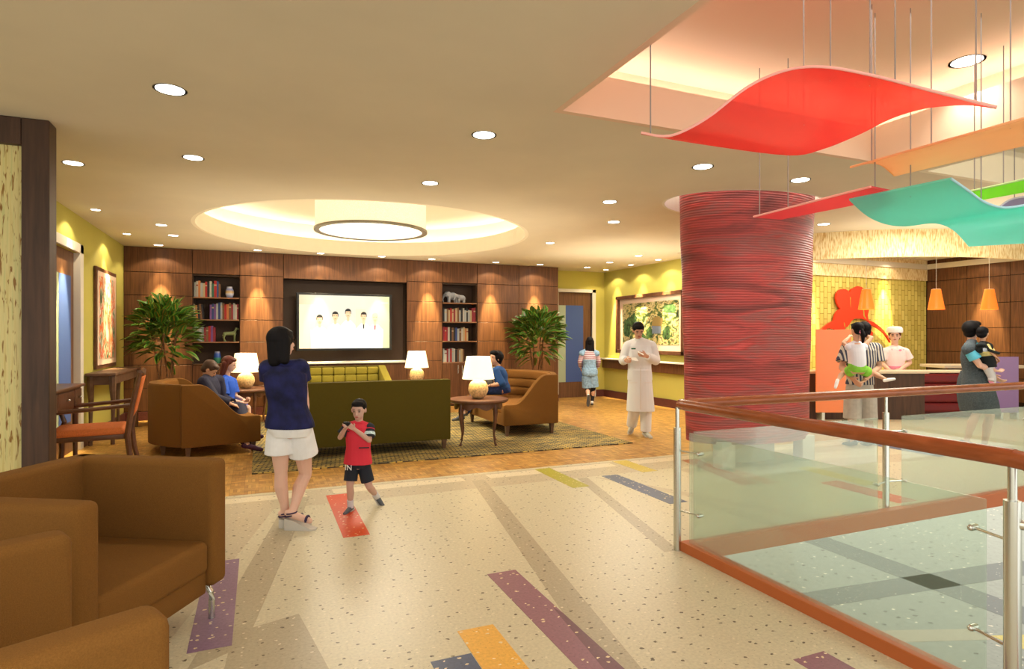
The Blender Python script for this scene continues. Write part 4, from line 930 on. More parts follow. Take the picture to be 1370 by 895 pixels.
# ================================================================== RECEPTION
def cam_box(t,name,lat0,lat1,d0,d1,z0,z1,m,org,bev=0):
    return MB().bb(lat0-org[0],lat1-org[0],d0-org[1],d1-org[1],z0,z1,bev).build(name,m,t)
og=(6.4,10.84); t=T('reception_counter','long dark wood reception counter with cream top in front of the nurse','counter',R(*og),-TH)
cam_box(t,'body',5.05,7.44,10.86,11.26,0,.83,M['walnut_dark'],og); cam_box(t,'counter_top',5.0,7.50,10.82,11.32,.83,.875,M['cream'],og,.006)
og=(8.0,11.2); t=T('banquette','dark red horizontally padded bench between the two counters','bench',R(*og),-TH)
for k in range(4): 
    o=cam_box(t,'padded_roll',7.52,8.64,11.10,11.30,.10+.18*k,.275+.18*k,M['maroonfab'],og,.04)
cam_box(t,'ledge',7.52,8.64,11.12,11.65,.825,.855,M['cream'],og,.005); cam_box(t,'base',7.54,8.62,11.28,11.60,0,.82,M['maroonfab'],og)
og=(9.2,12.3); t=T('reception_counter','low cream topped counter behind the woman carrying a baby','counter',R(*og),-TH)
cam_box(t,'body',8.80,10.2,12.15,12.7,0,.86,M['walnut_dark'],og); cam_box(t,'counter_top',8.66,10.3,12.05,12.8,.86,.92,M['cream'],og,.006)
og=(5.59,10.45); t=T('freestanding_screen','translucent orange screen beside the red column','screen panel',R(*og),-TH)
cam_box(t,'panel',5.27,5.88,10.44,10.46,.18,1.62,M['p_orange'],og,.003); cam_box(t,'foot',5.33,5.38,10.36,10.54,0,.19,M['chrome'],og); cam_box(t,'foot',5.77,5.82,10.36,10.54,0,.19,M['chrome'],og)
og=(8.98,10.9); t=T('freestanding_screen','translucent purple screen right of the woman carrying a baby','screen panel',R(*og),-TH)
cam_box(t,'panel',8.73,9.16,10.89,10.91,.12,1.13,M['p_purple'],og,.003); cam_box(t,'foot',8.78,8.82,10.82,10.98,0,.13,M['chrome'],og); cam_box(t,'foot',9.07,9.11,10.82,10.98,0,.13,M['chrome'],og)
M['pend']=mat('orange_glass',(.95,.22,.03),.35,emit=(1,.20,.02),es=.55)
for px,lab in ((1159,'left orange hanging lamp in front of the red emblem'),(1252.5,'middle orange hanging lamp at the corner of the tile wall'),(1323.5,'right orange hanging lamp before the wood wall')):
    d=10.3; p=R((px-685)/F*d,d,1.5+36/F*d); t=T('pendant_lamp',lab,'lamp',p)
    MB().lathe([(.125,0),(.122,.02),(.068,.345),(.055,.35)],n=28,cap=False).lathe([(.067,.345),(.001,.352)],n=28).build('lamp_shade',M['pend'],t,True)
    MB().tube([(0,0,.35),(0,0,3.319-p.z)],.004,6).build('cord',M['white'],t)
    lamp('bulb','POINT',(0,0,.12),4,(1,.55,.25),.03,parent=t)
# emblem: two heads close together with arms opening downward
def E_(px,py): 
    a=(px-685)/F; d=9.46/(-a*ST+CT); v=R(a*d,d); return (v.x,EYE+(450-py)/F*d)
Z4=9.948
def ez(x,y): return E_(1085+x/Z4,370+y/Z4)
em_=mat('emblem_red',(.80,.055,.02),.45)
head1=[(410,165),(360,180),(325,225),(315,290),(328,350),(350,400),(375,430),(335,460),(310,500),(295,550),(285,590),(230,615),(160,665),(100,730),(62,790),(110,765),(170,710),(215,680),(240,695),(290,695),(310,745),(340,785),(380,800),(400,860),(430,910),(470,900),(450,830),(420,795),(385,785),(420,740),(440,680),(470,665),(500,625),(520,590),(560,560),(660,560),(740,590),(760,640),(830,665),(900,710),(960,760),(1010,830),(1040,880),(1015,810),(960,735),(900,670),(820,610),(745,580),(735,520),(755,430),(765,350),(760,280),(700,230),(690,175),(655,140),(605,128),(560,150),(520,170),(497,215),(470,185),(440,168)]
tt=T('wall_emblem','large red emblem of two joined figures on the yellow tile wall','emblem',(*ez(560,500)[:1],9.45,ez(560,500)[1]))
cx_,cz_=ez(560,500)
def epoly(pts): return [(ez(*p)[0]-cx_,ez(*p)[1]-cz_) for p in pts]
MB().prism(epoly(head1),-.03,.015,'y').build('joined_figures',em_,tt)
MB().prism(epoly([(735,720),(780,725),(805,745),(800,790),(770,805),(735,780),(715,750)]),-.03,.015,'y').build('hand',em_,tt)
M['tiledark']=mat('emblem_gap',(.45,.33,.05),.5)
MB().prism(epoly([(672,440),(682,440),(690,520),(715,565),(700,560),(676,520)]),-.034,-.03,'y').prism(epoly([(500,270),(508,290),(503,310),(506,410),(500,360),(498,300)]),-.034,-.03,'y').prism(epoly([(415,610),(425,620),(430,660),(440,680),(425,665),(418,640)]),-.034,-.03,'y').build('cut_gap',M['tiledark'],tt)

# ================================================================== PEOPLE
UP=Vector((0,0,1))
def lerp(a,b,t): return a+(b-a)*t
def oring(c,wa,da,hw,hd,n=20,p=1.0):
    return [c+wa*(hw*(abs(cos(2*pi*k/n))**p)*(1 if cos(2*pi*k/n)>=0 else -1))+da*(hd*(abs(sin(2*pi*k/n))**p)*(1 if sin(2*pi*k/n)>=0 else -1)) for k in range(n)]
def hand(b, w, e, s, n, side, curl=.5):
    """w wrist, e elbow, n palm normal, side towards the thumb"""
    d=(w-e).normalized(); side=(side-d*side.dot(d)).normalized(); n=side.cross(d) if side.cross(d).dot(n)>0 else -side.cross(d)
    L=.085*s; k0=w+d*L
    for i,q in enumerate((.030,.010,-.010,-.029)):
        k=k0+side*q*s*1.0; b.cap(w+side*q*.55*s,k,.013*s,.0125*s,8)
        f=(1,1.08,1.0,.82)[i]; a=0; p=k; dd=d
        for l,r in ((.036,.0092),(.024,.0084),(.019,.0076)):
            a+=curl*.75; dd=(d*cos(a)+n*sin(a)); q2=p+dd*l*s*f; b.cap(p,q2,r*s,r*.92*s,8); p=q2
    t0=w+d*.022*s+side*.022*s; t1=t0+(d*.6+side*.75+n*.25).normalized()*.038*s; t2=t1+(d*.85+side*.2+n*.4).normalized()*.030*s
    b.cap(t0,t1,.0125*s,.0105*s,8).cap(t1,t2,.0105*s,.0088*s,8)
class Person:
    def __init__(P, label, lat, d, H=1.7, yaw=0, look=None, pitch=0, v=.005, female=False, kid=False, z=0, cat='person'):
        P.lat,P.d,P.H,P.v,P.female,P.kid=lat,d,H,v,female,kid
        P.t=T('person',label,cat,(*R(lat,d)[:2],z),-TH); P.z0=z
        P.s=H/1.7; P.yaw=radians(yaw); P.look=radians(yaw if look is None else look); P.pitch=radians(pitch)
        f=Vector((sin(P.yaw),cos(P.yaw),0)); r=Vector((cos(P.yaw),-sin(P.yaw),0)); P.f,P.r=f,r
        sw=.100 if female else .112; J={}
        if kid: sw=.115
        J['pel']=UP*.53*H; J['neck']=UP*.835*H; J['head']=UP*(.925*H)+f*.012*H
        for sd,k in (('l',-1),('r',1)):
            J['s'+sd]=r*k*sw*H+UP*.805*H; J['e'+sd]=r*k*(sw+.02)*H+UP*.63*H-f*.01*H; J['w'+sd]=r*k*(sw+.02)*H+UP*.49*H+f*.02*H
            J['h'+sd]=r*k*.052*H+UP*.50*H; J['k'+sd]=r*k*.050*H+UP*.28*H+f*.008*H; J['a'+sd]=r*k*.048*H+UP*.05*H; J['t'+sd]=J['a'+sd]+f*.10*H-UP*.028*H
        P.J=J
        P.n={}; P.curl={'l':.5,'r':.5}; P.sd={}
        P.hs=1.0 if not kid else 1.28
    def px(P,x,y,dy=0):           # sight-line point at dy metres beyond the figure's own distance, in the figure's frame
        dd=P.d+dy; return Vector(((x-685)/F*dd-P.lat, dy, EYE+(450-y)/F*dd-P.z0))
    def set(P,**k):
        for a,v in k.items(): P.J[a]=P.px(*v) if isinstance(v,tuple) else v
    def torso(P,b,inf=0,lo=-.04,hi=1.0,flare=0):
        J,s,H=P.J,P.s,P.H; pel,nk=J['pel'],J['neck']; ax=(nk-pel); 
        wh=(J['hr']-J['hl']); ws=(J['sr']-J['sl'])
        wd=(.155,.128,.142,.150,.068) if P.female else (.155,.143,.162,.170,.072)
        dp=(.112,.092,.108,.088,.055)
        if P.kid: wd=(.150,.150,.158,.150,.075); dp=(.118,.125,.118,.095,.06)
        ts=(0,.34,.62,.87,.985); rs=[]
        n=14
        for i in range(n+1):
            u=lo+(hi-lo)*i/n
            q=max(0,min(.985,u)); 
            for j in range(4):
                if ts[j]<=q<=ts[j+1]: k=(q-ts[j])/(ts[j+1]-ts[j]); k=k*k*(3-2*k); hw=wd[j]+(wd[j+1]-wd[j])*k; hd=dp[j]+(dp[j+1]-dp[j])*k; break
            wa=wh.normalized().lerp(ws.normalized(),max(0,min(1,q))).normalized(); da=ax.normalized().cross(wa).normalized()
            bend=0
            c=pel+ax*u+ P.f*0
            e=inf+ (flare*max(0,(.35-u)) if flare else 0)
            rs.append(oring(c,wa,da,hw*s+e,hd*s+e,22,.9))
        b.rings(rs)
        for sd in 'lr':
            b.ell(J['s'+sd]-UP*.005*s,(.058*s+inf,)*3,12)
            b.cap(lerp(pel,nk,.86)+(J['s'+sd]-lerp(J['sl'],J['sr'],.5))*.35, J['s'+sd]+UP*.004*s,.06*s+inf,.052*s+inf)
            b.cap(nk-UP*.015*s, J['s'+sd]+UP*.012*s,.045*s+inf*.8,.040*s+inf)
    def body(P, skin='skin', hide_torso=False, nose=True, hands='lr'):
        J,s=P.J,P.s; b=MB()
        P.torso(b,0,-.04,.95)
        b.ell(J['pel']-UP*.02*s,(.14*s,.105*s,.10*s))
        lf=Vector((sin(P.look),cos(P.look),0)); lr_=Vector((cos(P.look),-sin(P.look),0)); hs=s*P.hs
        Mh=Matrix((lr_,lf,UP)).transposed(); pr=Matrix.Rotation(P.pitch,3,lr_); Mh=pr@Mh; P.Mh=Mh; hd=J['head']; P.hd=hd; P.hsz=hs
        def hp(x,y,z): return hd+Mh@Vector((x*hs,y*hs,z*hs))
        P.hp=hp
        b.ell(hd+Mh@Vector((0,-.008*hs,.018*hs)),(.074*hs,.092*hs,.090*hs),20,Mh)
        b.ell(hp(0,.022,-.030),(.058*hs,.066*hs,.078*hs),18,Mh)
        b.cap(hp(0,.052,-.078),hp(0,.050,-.084),.026*hs,.024*hs)
        if nose: b.cap(hp(0,.086,.005),hp(0,.097,-.026),.007*hs,.011*hs,8); b.ell(hp(0,.082,-.055),(.022*hs,.010*hs,.010*hs),10,Mh)
        for k in (-1,1): b.ell(hp(k*.076,-.005,-.008),(.010*hs,.018*hs,.031*hs),10,Mh)
        b.cap(J['neck']-UP*.02*s,hp(0,-.012,-.055),.053*s,.047*hs)
        for sd,k in (('l',-1),('r',1)):
            S_,E_,W_=J['s'+sd],J['e'+sd],J['w'+sd]
            b.cap(S_,lerp(S_,E_,.5),.047*s,.043*s).cap(lerp(S_,E_,.5),E_,.043*s,.036*s).cap(E_,lerp(E_,W_,.35),.037*s,.038*s).cap(lerp(E_,W_,.35),W_,.038*s,.025*s)
            if sd in hands: hand(b,W_,E_,s*(1.0 if not P.kid else .98),P.n.get(sd,P.f),P.sd.get(sd,P.f),P.curl[sd])
            h,kn,a,t=J['h'+sd],J['k'+sd],J['a'+sd],J['t'+sd]
            b.cap(h,lerp(h,kn,.5),.083*s,.070*s).cap(lerp(h,kn,.5),kn,.070*s,.051*s)
            back=-((t-a)-(kn-a).normalized()*((t-a).dot((kn-a).normalized()))).normalized()
            cm=lerp(kn,a,.33)+back*.012*s
            b.cap(kn,cm,.050*s,.054*s).cap(cm,lerp(kn,a,.72),.054*s,.036*s).cap(lerp(kn,a,.72),a,.036*s,.031*s)
            b.cap(a,t,.032*s,.024*s).cap(a-(t-a)*.22,t,.026*s,.024*s)
        P.bodyobj=b.build('body',M[skin],P.t,remesh=P.v,sm=3)
        return P
    def face(P, brow=True, smile=False, down=False):
        hs=P.hsz; hp=P.hp
        for k in (-1,1):
            MB().ell(hp(k*.031,.079,.002),(.014*hs,.008*hs,.0045*hs if down else .0065*hs),10,P.Mh).build('eye',M['eye'],P.t,True)
            if brow: MB().ell(hp(k*.032,.083,.024),(.019*hs,.005*hs,.004*hs),10,P.Mh).build('eyebrow',M['hair'],P.t,True)
        MB().ell(hp(0,.090,-.056),(.021*hs,.0055*hs,.0065*hs),10,P.Mh).build('mouth',M['lips'],P.t,True)
    def hair(P, m='hair', style='short', extra=None, v=None):
        hs=P.hsz; hp=P.hp; b=MB()
        up=.034; g={'buzz':.97,'bob':1.10}.get(style,1.0)
        b.ell(hp(0,-.024,up),(.087*hs*g,.098*hs*g,.088*hs*g),22,P.Mh)
        b.ell(hp(0,.020,.072) if style!='buzz' else hp(0,.018,.074),(.070*hs,.066*hs,.036*hs),16,P.Mh)
        if style in('short','bob','long'): b.ell(hp(0,-.045,-.020),(.078*hs,.064*hs,.070*hs),18,P.Mh)
        if style=='full': b.ell(hp(0,-.032,.022),(.098*hs,.100*hs,.100*hs),20,P.Mh); b.ell(hp(0,-.05,-.045),(.075*hs,.055*hs,.06*hs),16,P.Mh); b.ell(hp(0,.025,.075),(.085*hs,.068*hs,.045*hs),16,P.Mh)
        if style=='bob':
            for k in (-1,1): b.cap(hp(k*.060,-.015,.02),hp(k*.078,-.030,-.135),.046*hs,.040*hs)
            b.cap(hp(0,-.05,0),hp(0,-.060,-.140),.078*hs,.060*hs); b.cap(hp(-.04,-.05,0),hp(-.05,-.05,-.125),.050*hs,.040*hs); b.cap(hp(.04,-.05,0),hp(.05,-.05,-.125),.050*hs,.038*hs)
        if style=='long':
            for x in (-.06,-.03,0,.03,.06): b.cap(hp(x,-.045,.0),hp(x*1.35,-.065+abs(x)*.3,-.25-.03*cos(x*60)),.045*hs,.030*hs)
            for k in (-1,1): b.cap(hp(k*.066,-.005,.02),hp(k*.078,-.02,-.15),.026*hs,.022*hs)
        if style=='pony':
            b.ell(hp(0,-.045,-.020),(.074*hs,.060*hs,.062*hs),18,P.Mh); b.cap(hp(0,-.10,-.01),hp(.01,-.125,-.09),.032*hs,.036*hs); b.cap(hp(.01,-.125,-.09),hp(.015,-.11,-.20),.036*hs,.018*hs)
        o=b.build('hair',M[m],P.t,remesh=v or P.v,sm=3); return o
    def top(P, m, sleeve=.5, inf=.014, lo=-.02, hi=.985, loose=.008, name='shirt', flare=0, smat=None, cuff=None):
        b=MB(); P.torso(b,inf,lo,hi,flare); s=P.s
        for sd in 'lr':
            S_,E_,W_=P.J['s'+sd],P.J['e'+sd],P.J['w'+sd]
            def tb(a,c,r0,r1,n=5,bb=None):
                (bb or b).tube([lerp(a,c,i/n) for i in range(n+1)],[r0+(r1-r0)*i/n for i in range(n+1)],16)
            if sleeve<=1: tb(S_,lerp(S_,E_,sleeve),.052*s+inf,(.050*s+inf+loose))
            else:
                tb(S_,E_,.052*s+inf,.044*s+inf); b.ell(E_,(.044*s+inf,)*3,12); tb(E_,lerp(E_,W_,sleeve-1),.044*s+inf,.032*s+inf+loose)
        return b.build(name,M[m] if isinstance(m,str) else m,P.t,remesh=P.v,sm=3)
    def pants(P,m,frac=2,inf=.016,loose=.01,top=.06,name='trousers'):
        """frac 0..1 along thigh, 1..2 along calf"""
        b=MB(); s=P.s; P.torso_low(b,inf,top)
        for sd in 'lr':
            h,k,a=P.J['h'+sd],P.J['k'+sd],P.J['a'+sd]
            e1=lerp(h,k,min(1,frac)); n=5
            b.tube([lerp(h+UP*.02*s,e1,i/n) for i in range(n+1)],[(.085*s+inf)+(((.055 if frac>1 else .066)*s+inf+loose)-(.085*s+inf))*i/n for i in range(n+1)],18)
            if frac>1:
                b.ell(k,(.055*s+inf+loose*.5,)*3,12); e2=lerp(k,a,frac-1)
                b.tube([lerp(k,e2,i/n) for i in range(n+1)],[(.056*s+inf+loose)+((.045*s+inf+loose)-(.056*s+inf+loose))*i/n for i in range(n+1)],18)
        return b.build(name,M[m] if isinstance(m,str) else m,P.t,remesh=P.v,sm=3)
    def torso_low(P,b,inf,top=.06):
        P.torso(b,inf,-.10,top+.02) if False else None
        J,s=P.J,P.s; wa=(J['hr']-J['hl']).normalized(); ax=(J['neck']-J['pel']).normalized(); da=ax.cross(wa).normalized()
        rs=[]
        for u,hw,hd in ((-.09,.13,.10),(-.04,.152,.115),(0,.155,.112),(.05,.150,.106),(top+.03,.142,.10)):
            rs.append(oring(J['pel']+ax*u*s,wa,da,hw*s+inf,hd*s+inf,22,.9))
        b.rings(rs)
    def skirt(P,m,zlen=.32,wid=.21,dep=.16,name='skirt',top=.10,wtop=.145,shift=Vector((0,0,0)),pleat=.02,rad=None):
        s=P.s; J=P.J; wa=(J['hr']-J['hl']).normalized(); da=UP.cross(wa); b=MB(); rs=[]; n=44
        for i in range(9):
            u=i/8; c=J['pel']+UP*(top-u*(zlen+top))*s+shift*u
            hw=(wtop+(wid-wtop)*u**.7)*s; hd=(.105+(dep-.105)*u**.8)*s
            rs.append([c+wa*hw*cos(2*pi*k/n)*(1+pleat*u*sin(k*1.7))+da*hd*sin(2*pi*k/n)*(1+pleat*u*cos(k*2.1)) for k in range(n)])
        return b.rings(rs).build(name,M[m] if isinstance(m,str) else m,P.t,True)
    def shoes(P,m,h=.03,sole=None,wedge=0,name='shoe',only='lr'):
        s=P.s
        for sd in only:
            a,t=P.J['a'+sd],P.J['t'+sd]; d=(t-a); 
            b=MB(); heel=a-d*.28-UP*.012*s
            b.cap(heel,a+d*.2-UP*.004*s,.034*s,.036*s).cap(a+d*.2-UP*.004*s,t+d*.12,.036*s,.028*s)
            o=b.build(name,M[m] if isinstance(m,str) else m,P.t,remesh=P.v,sm=2)
            dn=d.normalized(); sv=dn.cross(UP).normalized(); upv=sv.cross(dn)
            if sole:
                q=MB(); c0=heel-upv*.030*s-dn*.035*s; c1=t+d*.12-upv*.030*s+dn*.03*s
                rs=[]
                for u,wd_ in ((0,.018),(.06,.032),(.3,.033),(.7,.042),(.93,.032),(1,.015)):
                    c=lerp(c0,c1,u); th=(.014+wedge*(1-u)**1.2)*s
                    rs.append([c-sv*wd_*s,c+sv*wd_*s,c+sv*wd_*s-upv*th,c-sv*wd_*s-upv*th])
                q.rings(rs).build('sole',sole,o,True)
M['navy']=mat('navy_cotton',(.008,.010,.060),.8,nscale=12,namt=.5); M['whitecloth']=mat('white_cotton',(.80,.81,.82),.8,nscale=14,namt=.05)
M['coat']=mat('white_coat',(.78,.82,.84),.7); M['sandal']=mat('dark_violet_leather',(.03,.015,.06),.5); M['solew']=mat('pale_wedge_sole',(.55,.52,.47),.7)
M['redtee']=mat('red_jersey',(.62,.03,.055),.75); M['navyblk']=mat('blackish_navy',(.016,.020,.032),.8); M['greyshoe']=mat('grey_shoe',(.10,.11,.13),.6); M['sock']=mat('white_sock',(.62,.62,.66),.9)
M['skinboy']=mat('boy_skin',(.56,.36,.29),.55,sub=.08)
M['royal']=mat('royal_blue_cloth',(.015,.085,.52),.7); M['suit']=mat('dark_suit',(.018,.018,.045),.75); M['denim']=mat('pale_denim',(.22,.35,.50),.85,nscale=30,namt=.3); M['jean']=mat('dark_blue_jeans',(.020,.045,.18),.85,nscale=30,namt=.3)
M['cardi']=mat('blue_cardigan',(.02,.075,.24),.85); M['plum']=mat('plum_leather',(.06,.012,.04),.45); M['black_sock']=mat('black_legging',(.015,.015,.02),.8)
M['khaki']=mat('grey_khaki',(.42,.39,.35),.85,nscale=20,namt=.08); M['lime']=mat('lime_shorts',(.22,.55,.05),.8,nscale=25,namt=.15); M['lav_white']=mat('white_tank',(.72,.72,.80),.8)
M['nurse']=mat('pale_pink_uniform',(.86,.72,.76),.7); M['pink']=mat('pink_belt',(.85,.32,.48),.6); M['cap']=mat('nurse_cap_white',(.88,.87,.90),.6)
M['skyb']=mat('sky_blue_cotton',(.12,.52,.72),.8); M['greydress']=mat('grey_wool_dress',(.065,.085,.10),.9,nscale=60,namt=.25); M['yell']=mat('pale_yellow_cotton',(.80,.68,.28),.8); M['carrier']=mat('black_carrier',(.012,.016,.018),.8)
M['gbadge']=mat('green_badge',(.01,.14,.07),.4); M['paper']=mat('paper_white',(.82,.82,.76),.8)
def stripes(name,c1,c2,axis,scale,thr=.5):
    m=mat(name,c1,.8); nt,b,N,L=nodes(m); mp=mapping(nt,(1,1,1)); sp=N('ShaderNodeSeparateXYZ'); L(mp.outputs[0],sp.inputs[0]); mu=N('ShaderNodeMath'); mu.operation='MULTIPLY'; mu.inputs[1].default_value=scale; L(sp.outputs[axis],mu.inputs[0])
    sn=N('ShaderNodeMath'); sn.operation='SINE'; L(mu.outputs[0],sn.inputs[0]); g=N('ShaderNodeMath'); g.operation='GREATER_THAN'; g.inputs[1].default_value=thr; L(sn.outputs[0],g.inputs[0]); mx=N('ShaderNodeMixRGB'); L(g.outputs[0],mx.inputs[0]); mx.inputs[1].default_value=(*c1,1); mx.inputs[2].default_value=(*c2,1); L(mx.outputs[0],b.inputs['Base Color']); return m
M['stripe_v']=stripes('striped_shirt',(.50,.45,.38),(.035,.04,.075),'X',150,.0); M['stripe_h']=stripes('striped_tee',(.60,.52,.55),(.25,.06,.10),'Z',170,.2)

# 1 ---- woman standing, back to us
d=4.72
P=Person('woman standing with her back to us in navy top and white skort',(393-685)/F*d,d,1.66,yaw=12,look=38,v=.0045,female=True)
P.set(pel=(388,568,0),neck=(380,489,-.02),head=(378,458,0),sl=(359,493,0),sr=(401,492,.03),el=(363,528,.05),wl=(374,560,.12),er=(407,532,.10),wr=(409,562,.16),
      hl=(374,580,0),hr=(402,580,.03),kl=(376,632,.02),kr=(409,634,.14),al=(382,688,.02),ar=(390,688,-.04))
P.J['tl']=P.J['al']+Vector((.13,.05,-.045)); P.J['tr']=P.J['ar']+Vector((.14,.0,-.050))
P.n={'l':Vector((1,0,0)),'r':Vector((-1,0,0))}; P.body('skin_pale'); P.face(); P.hair(style='bob')
P.top('navy',.42,.020,-.04,1.0,name='navy_shirt',flare=.04); 
b=MB(); P.torso_low(b,.020,.02)
for sd in 'lr':
    h,k=P.J['h'+sd],P.J['k'+sd]; e=lerp(h,k,.50); b.tube([lerp(h,e,i/4)+UP*.03*(1-i/4) for i in range(5)],[.094+.006*i for i in range(5)],20)
b.build('white_skort',M['whitecloth'],P.t,remesh=.0055,sm=4)
for sd in 'lr':
    a,t=P.J['a'+sd],P.J['t'+sd]; dd=(t-a).normalized(); sv=dd.cross(UP).normalized(); q=MB(); 
    fl=Vector((t.x-a.x,t.y-a.y,0)).normalized(); sv=fl.cross(UP)
    c0=Vector((a.x,a.y,.0))-fl*.050; c1=Vector((t.x,t.y,0))+fl*.055; rs=[]
    for u,wd_,h_ in ((0,.022,a.z-.028),(.08,.034,a.z-.030),(.35,.034,(a.z-.03)*.8),(.6,.040,(a.z-.03)*.45),(.85,.040,.014),(1,.020,.012)):
        c=lerp(c0,c1,u); rs.append([c-sv*wd_,c+sv*wd_,c+sv*wd_+UP*h_,c-sv*wd_+UP*h_])
    sh=q.rings(rs).build('wedge_sandal',M['solew'],P.t,True)
    st=MB(); 
    for c_,rr in ((a+UP*.012,.040),(a+fl*-.012-UP*.008,.040)): st.tube([c_+fl*rr*cos(w_*pi/6)+sv*rr*.85*sin(w_*pi/6)+UP*(.006*cos(w_*pi/6)) for w_ in range(13)],.0055,6)
    st.tube([lerp(a,t,.88)+sv*.046*cos(w_*pi/8)+UP*(.036*sin(w_*pi/8)-.008) for w_ in range(9)],.011,6); st.build('strap',M['sandal'],sh,True)
MB().ell(P.hp(.083,.0,-.028),(.009,.009,.009)).build('earring',M['chrome'],P.t,True)

# 2 ---- boy
d=5.17
P=Person('small boy in red shirt and dark shorts playing with a toy',(478-685)/F*d,d,1.02,yaw=188,look=183,pitch=-12,v=.0038,kid=True)
P.set(pel=(479,617,0),neck=(480,565,0),head=(480,548,-.01),sr=(465,572,0),sl=(494,573,0),er=(455,585,-.03),wr=(462,573,-.15),el=(494,589,-.05),wl=(474,574,-.15),
      hr=(471,626,0),hl=(487,626,.02),kr=(468,650,-.03),kl=(494,651,.03),ar=(469,679,0),al=(505,665,.20))
P.J['tr']=P.J['ar']+Vector((-.020,-.085,-.022)); P.J['tl']=P.J['al']+Vector((.055,-.02,-.075))
P.n={'l':Vector((-.3,-.6,.3)),'r':Vector((.3,-.6,.3))}; P.sd={'l':Vector((0,-.2,1)),'r':Vector((0,-.2,1))}; P.curl={'l':.9,'r':.9}
P.body('skinboy'); P.face(down=True); P.hair(style='buzz')
P.top('redtee',.15,.012,-.05,.97,name='red_shirt',flare=.05)
b=MB()
for sd in 'lr':
    S_,E_=P.J['s'+sd],P.J['e'+sd]; b2=MB(); b2.tube([lerp(S_,E_,-.1+i*.17) for i in range(6)],[.046,.046,.047,.047,.048,.048],16); b2.ell(S_+UP*.004,(.048,.046,.044)); sl_=b2.build('sleeve',M['navyblk'],P.t,remesh=.0038,sm=2)
    if sd=='l': MB().tube([lerp(S_,E_,.38),lerp(S_,E_,.62)],[.0505,.0515],16).build('sleeve_band',mat('pale_blue_print',(.55,.70,.72),.8,nscale=60,namt=.3),sl_,True)
MB().tube([P.J['neck']+Vector((.040*cos(k*pi/8),.034*sin(k*pi/8),-.010-.008*(sin(k*pi/8)<0))) for k in range(17)],.008,8).build('collar',M['navyblk'],P.t,True)
P.pants('navyblk',.72,.006,.012,.03,'dark_shorts')
c=P.px(487,599,-.098); MB().box(c,(.085,.012,.008),rz=radians(8)).build('pocket',M['navyblk'],P.t)
c=P.px(466,577,-.085); MB().box(c,(.016,.010,.006)).build('chest_mark',M['navyblk'],P.t)
def text(body,m,size,loc,rot,parent,name,ext=.001):
    cu=bpy.data.curves.new('t','FONT'); cu.body=body; cu.size=size; cu.extrude=ext; cu.align_x='CENTER'; cu.align_y='CENTER'
    o=bpy.data.objects.new('t',cu); COL.objects.link(o); dg=bpy.context.evaluated_depsgraph_get(); dg.update(); me=bpy.data.meshes.new_from_object(o.evaluated_get(dg)); bpy.data.objects.remove(o)
    me.name=name; me.materials.clear(); me.materials.append(m); q=bpy.data.objects.new(name,me); COL.objects.link(q); q.location=loc; q.rotation_euler=rot; q.parent=parent; return q
text('IN',M['whitecloth'],.065,P.px(466,626,-.120),(pi/2,0,radians(-12)),P.t,'shorts_lettering')
for sd in 'lr':
    a,t=P.J['a'+sd],P.J['t'+sd]; k=P.J['k'+sd]; MB().tube([lerp(a,k,.0),lerp(a,k,.20),lerp(a,k,.36)],[.027,.027,.028],14).build('sock',M['sock'],P.t,True)
P.shoes('greyshoe',sole=M['solew'])
c=P.J['wr']*.5+P.J['wl']*.5+Vector((-.01,-.045,.045)); q=MB().box((0,0,0),(.06,.03,.028),bev=.006).cap((-.02,-.015,.012),(.02,-.015,.012),.010,.010).build('toy',M['black']); q.location=P.t.matrix_basis@c if False else (R(P.lat,P.d)+R(c.x,c.y)+UP*c.z); q.rotation_euler=(0,0,-TH); tag(q,'small dark toy held in the boy\'s two hands','toy')

# 3 ---- person in white coat reading papers
d=9.05
P=Person('person in long white coat and trousers walking and reading a paper',(855-685)/F*d,d,1.74,yaw=182,look=180,pitch=-28,v=.0055)
P.set(pel=(856,507,0),neck=(855,455,0),head=(854,442,-.08),sr=(841,463,0),sl=(871,463,0),er=(834,482,.02),wr=(838,482,-.26),el=(877,482,.02),wl=(864,476,-.26),
      hr=(850,512,0),hl=(863,512,0),kr=(849,545,-.05),kl=(864,545,-.03),ar=(845,569,.20),al=(864,578,-.02))
P.J['tr']=P.J['ar']+Vector((-.05,-.11,-.06)); P.J['tl']=P.J['al']+Vector((.03,-.16,-.045))
P.n={'l':Vector((-.6,0,.5)),'r':Vector((.6,0,.5))}; P.sd={'l':UP,'r':UP}; P.curl={'l':.7,'r':.45}
P.body('skin'); P.face(down=True); P.hair(style='short')
P.pants('coat',1.97,.016,.018)
b=MB(); P.torso(b,.028,-.02,1.0); 
wa=Vector((1,0,0)); da=Vector((0,1,0)); cc=P.J['pel']
b.rings([oring(cc+Vector((.01*i/6,0,.14-.62*i/6)),wa,da,.165+.045*i/6,.135+.03*i/6,24,.85) for i in range(7)])
b.tube([P.J['neck']-UP*.03,P.J['neck']+UP*.035],[.085,.066],16)
for sd in 'lr':
    S_,E_,W_=P.J['s'+sd],P.J['e'+sd],P.J['w'+sd]; b.tube([lerp(S_,E_,i/4) for i in range(5)],[.085,.085,.082,.078,.074],16); b.ell(E_,(.074,)*3,12); b.tube([lerp(E_,W_,i/4*.86) for i in range(5)],[.074,.07,.064,.058,.054],16)
coat=b.build('long_coat',M['coat'],P.t,remesh=.006,sm=4)
MB().box(P.px(847.5,466.5,-.175),(.065,.010,.020)).build('name_badge',M['gbadge'],P.t)
for x in (-.095,.115): MB().box(P.px(856,512,-.185)+Vector((x,0,0)),(.11,.012,.004)).build('pocket_edge',M['white'],coat)
MB().box(P.px(857,520,-.186),(.005,.012,.62)).build('coat_front_edge',M['white'],coat)
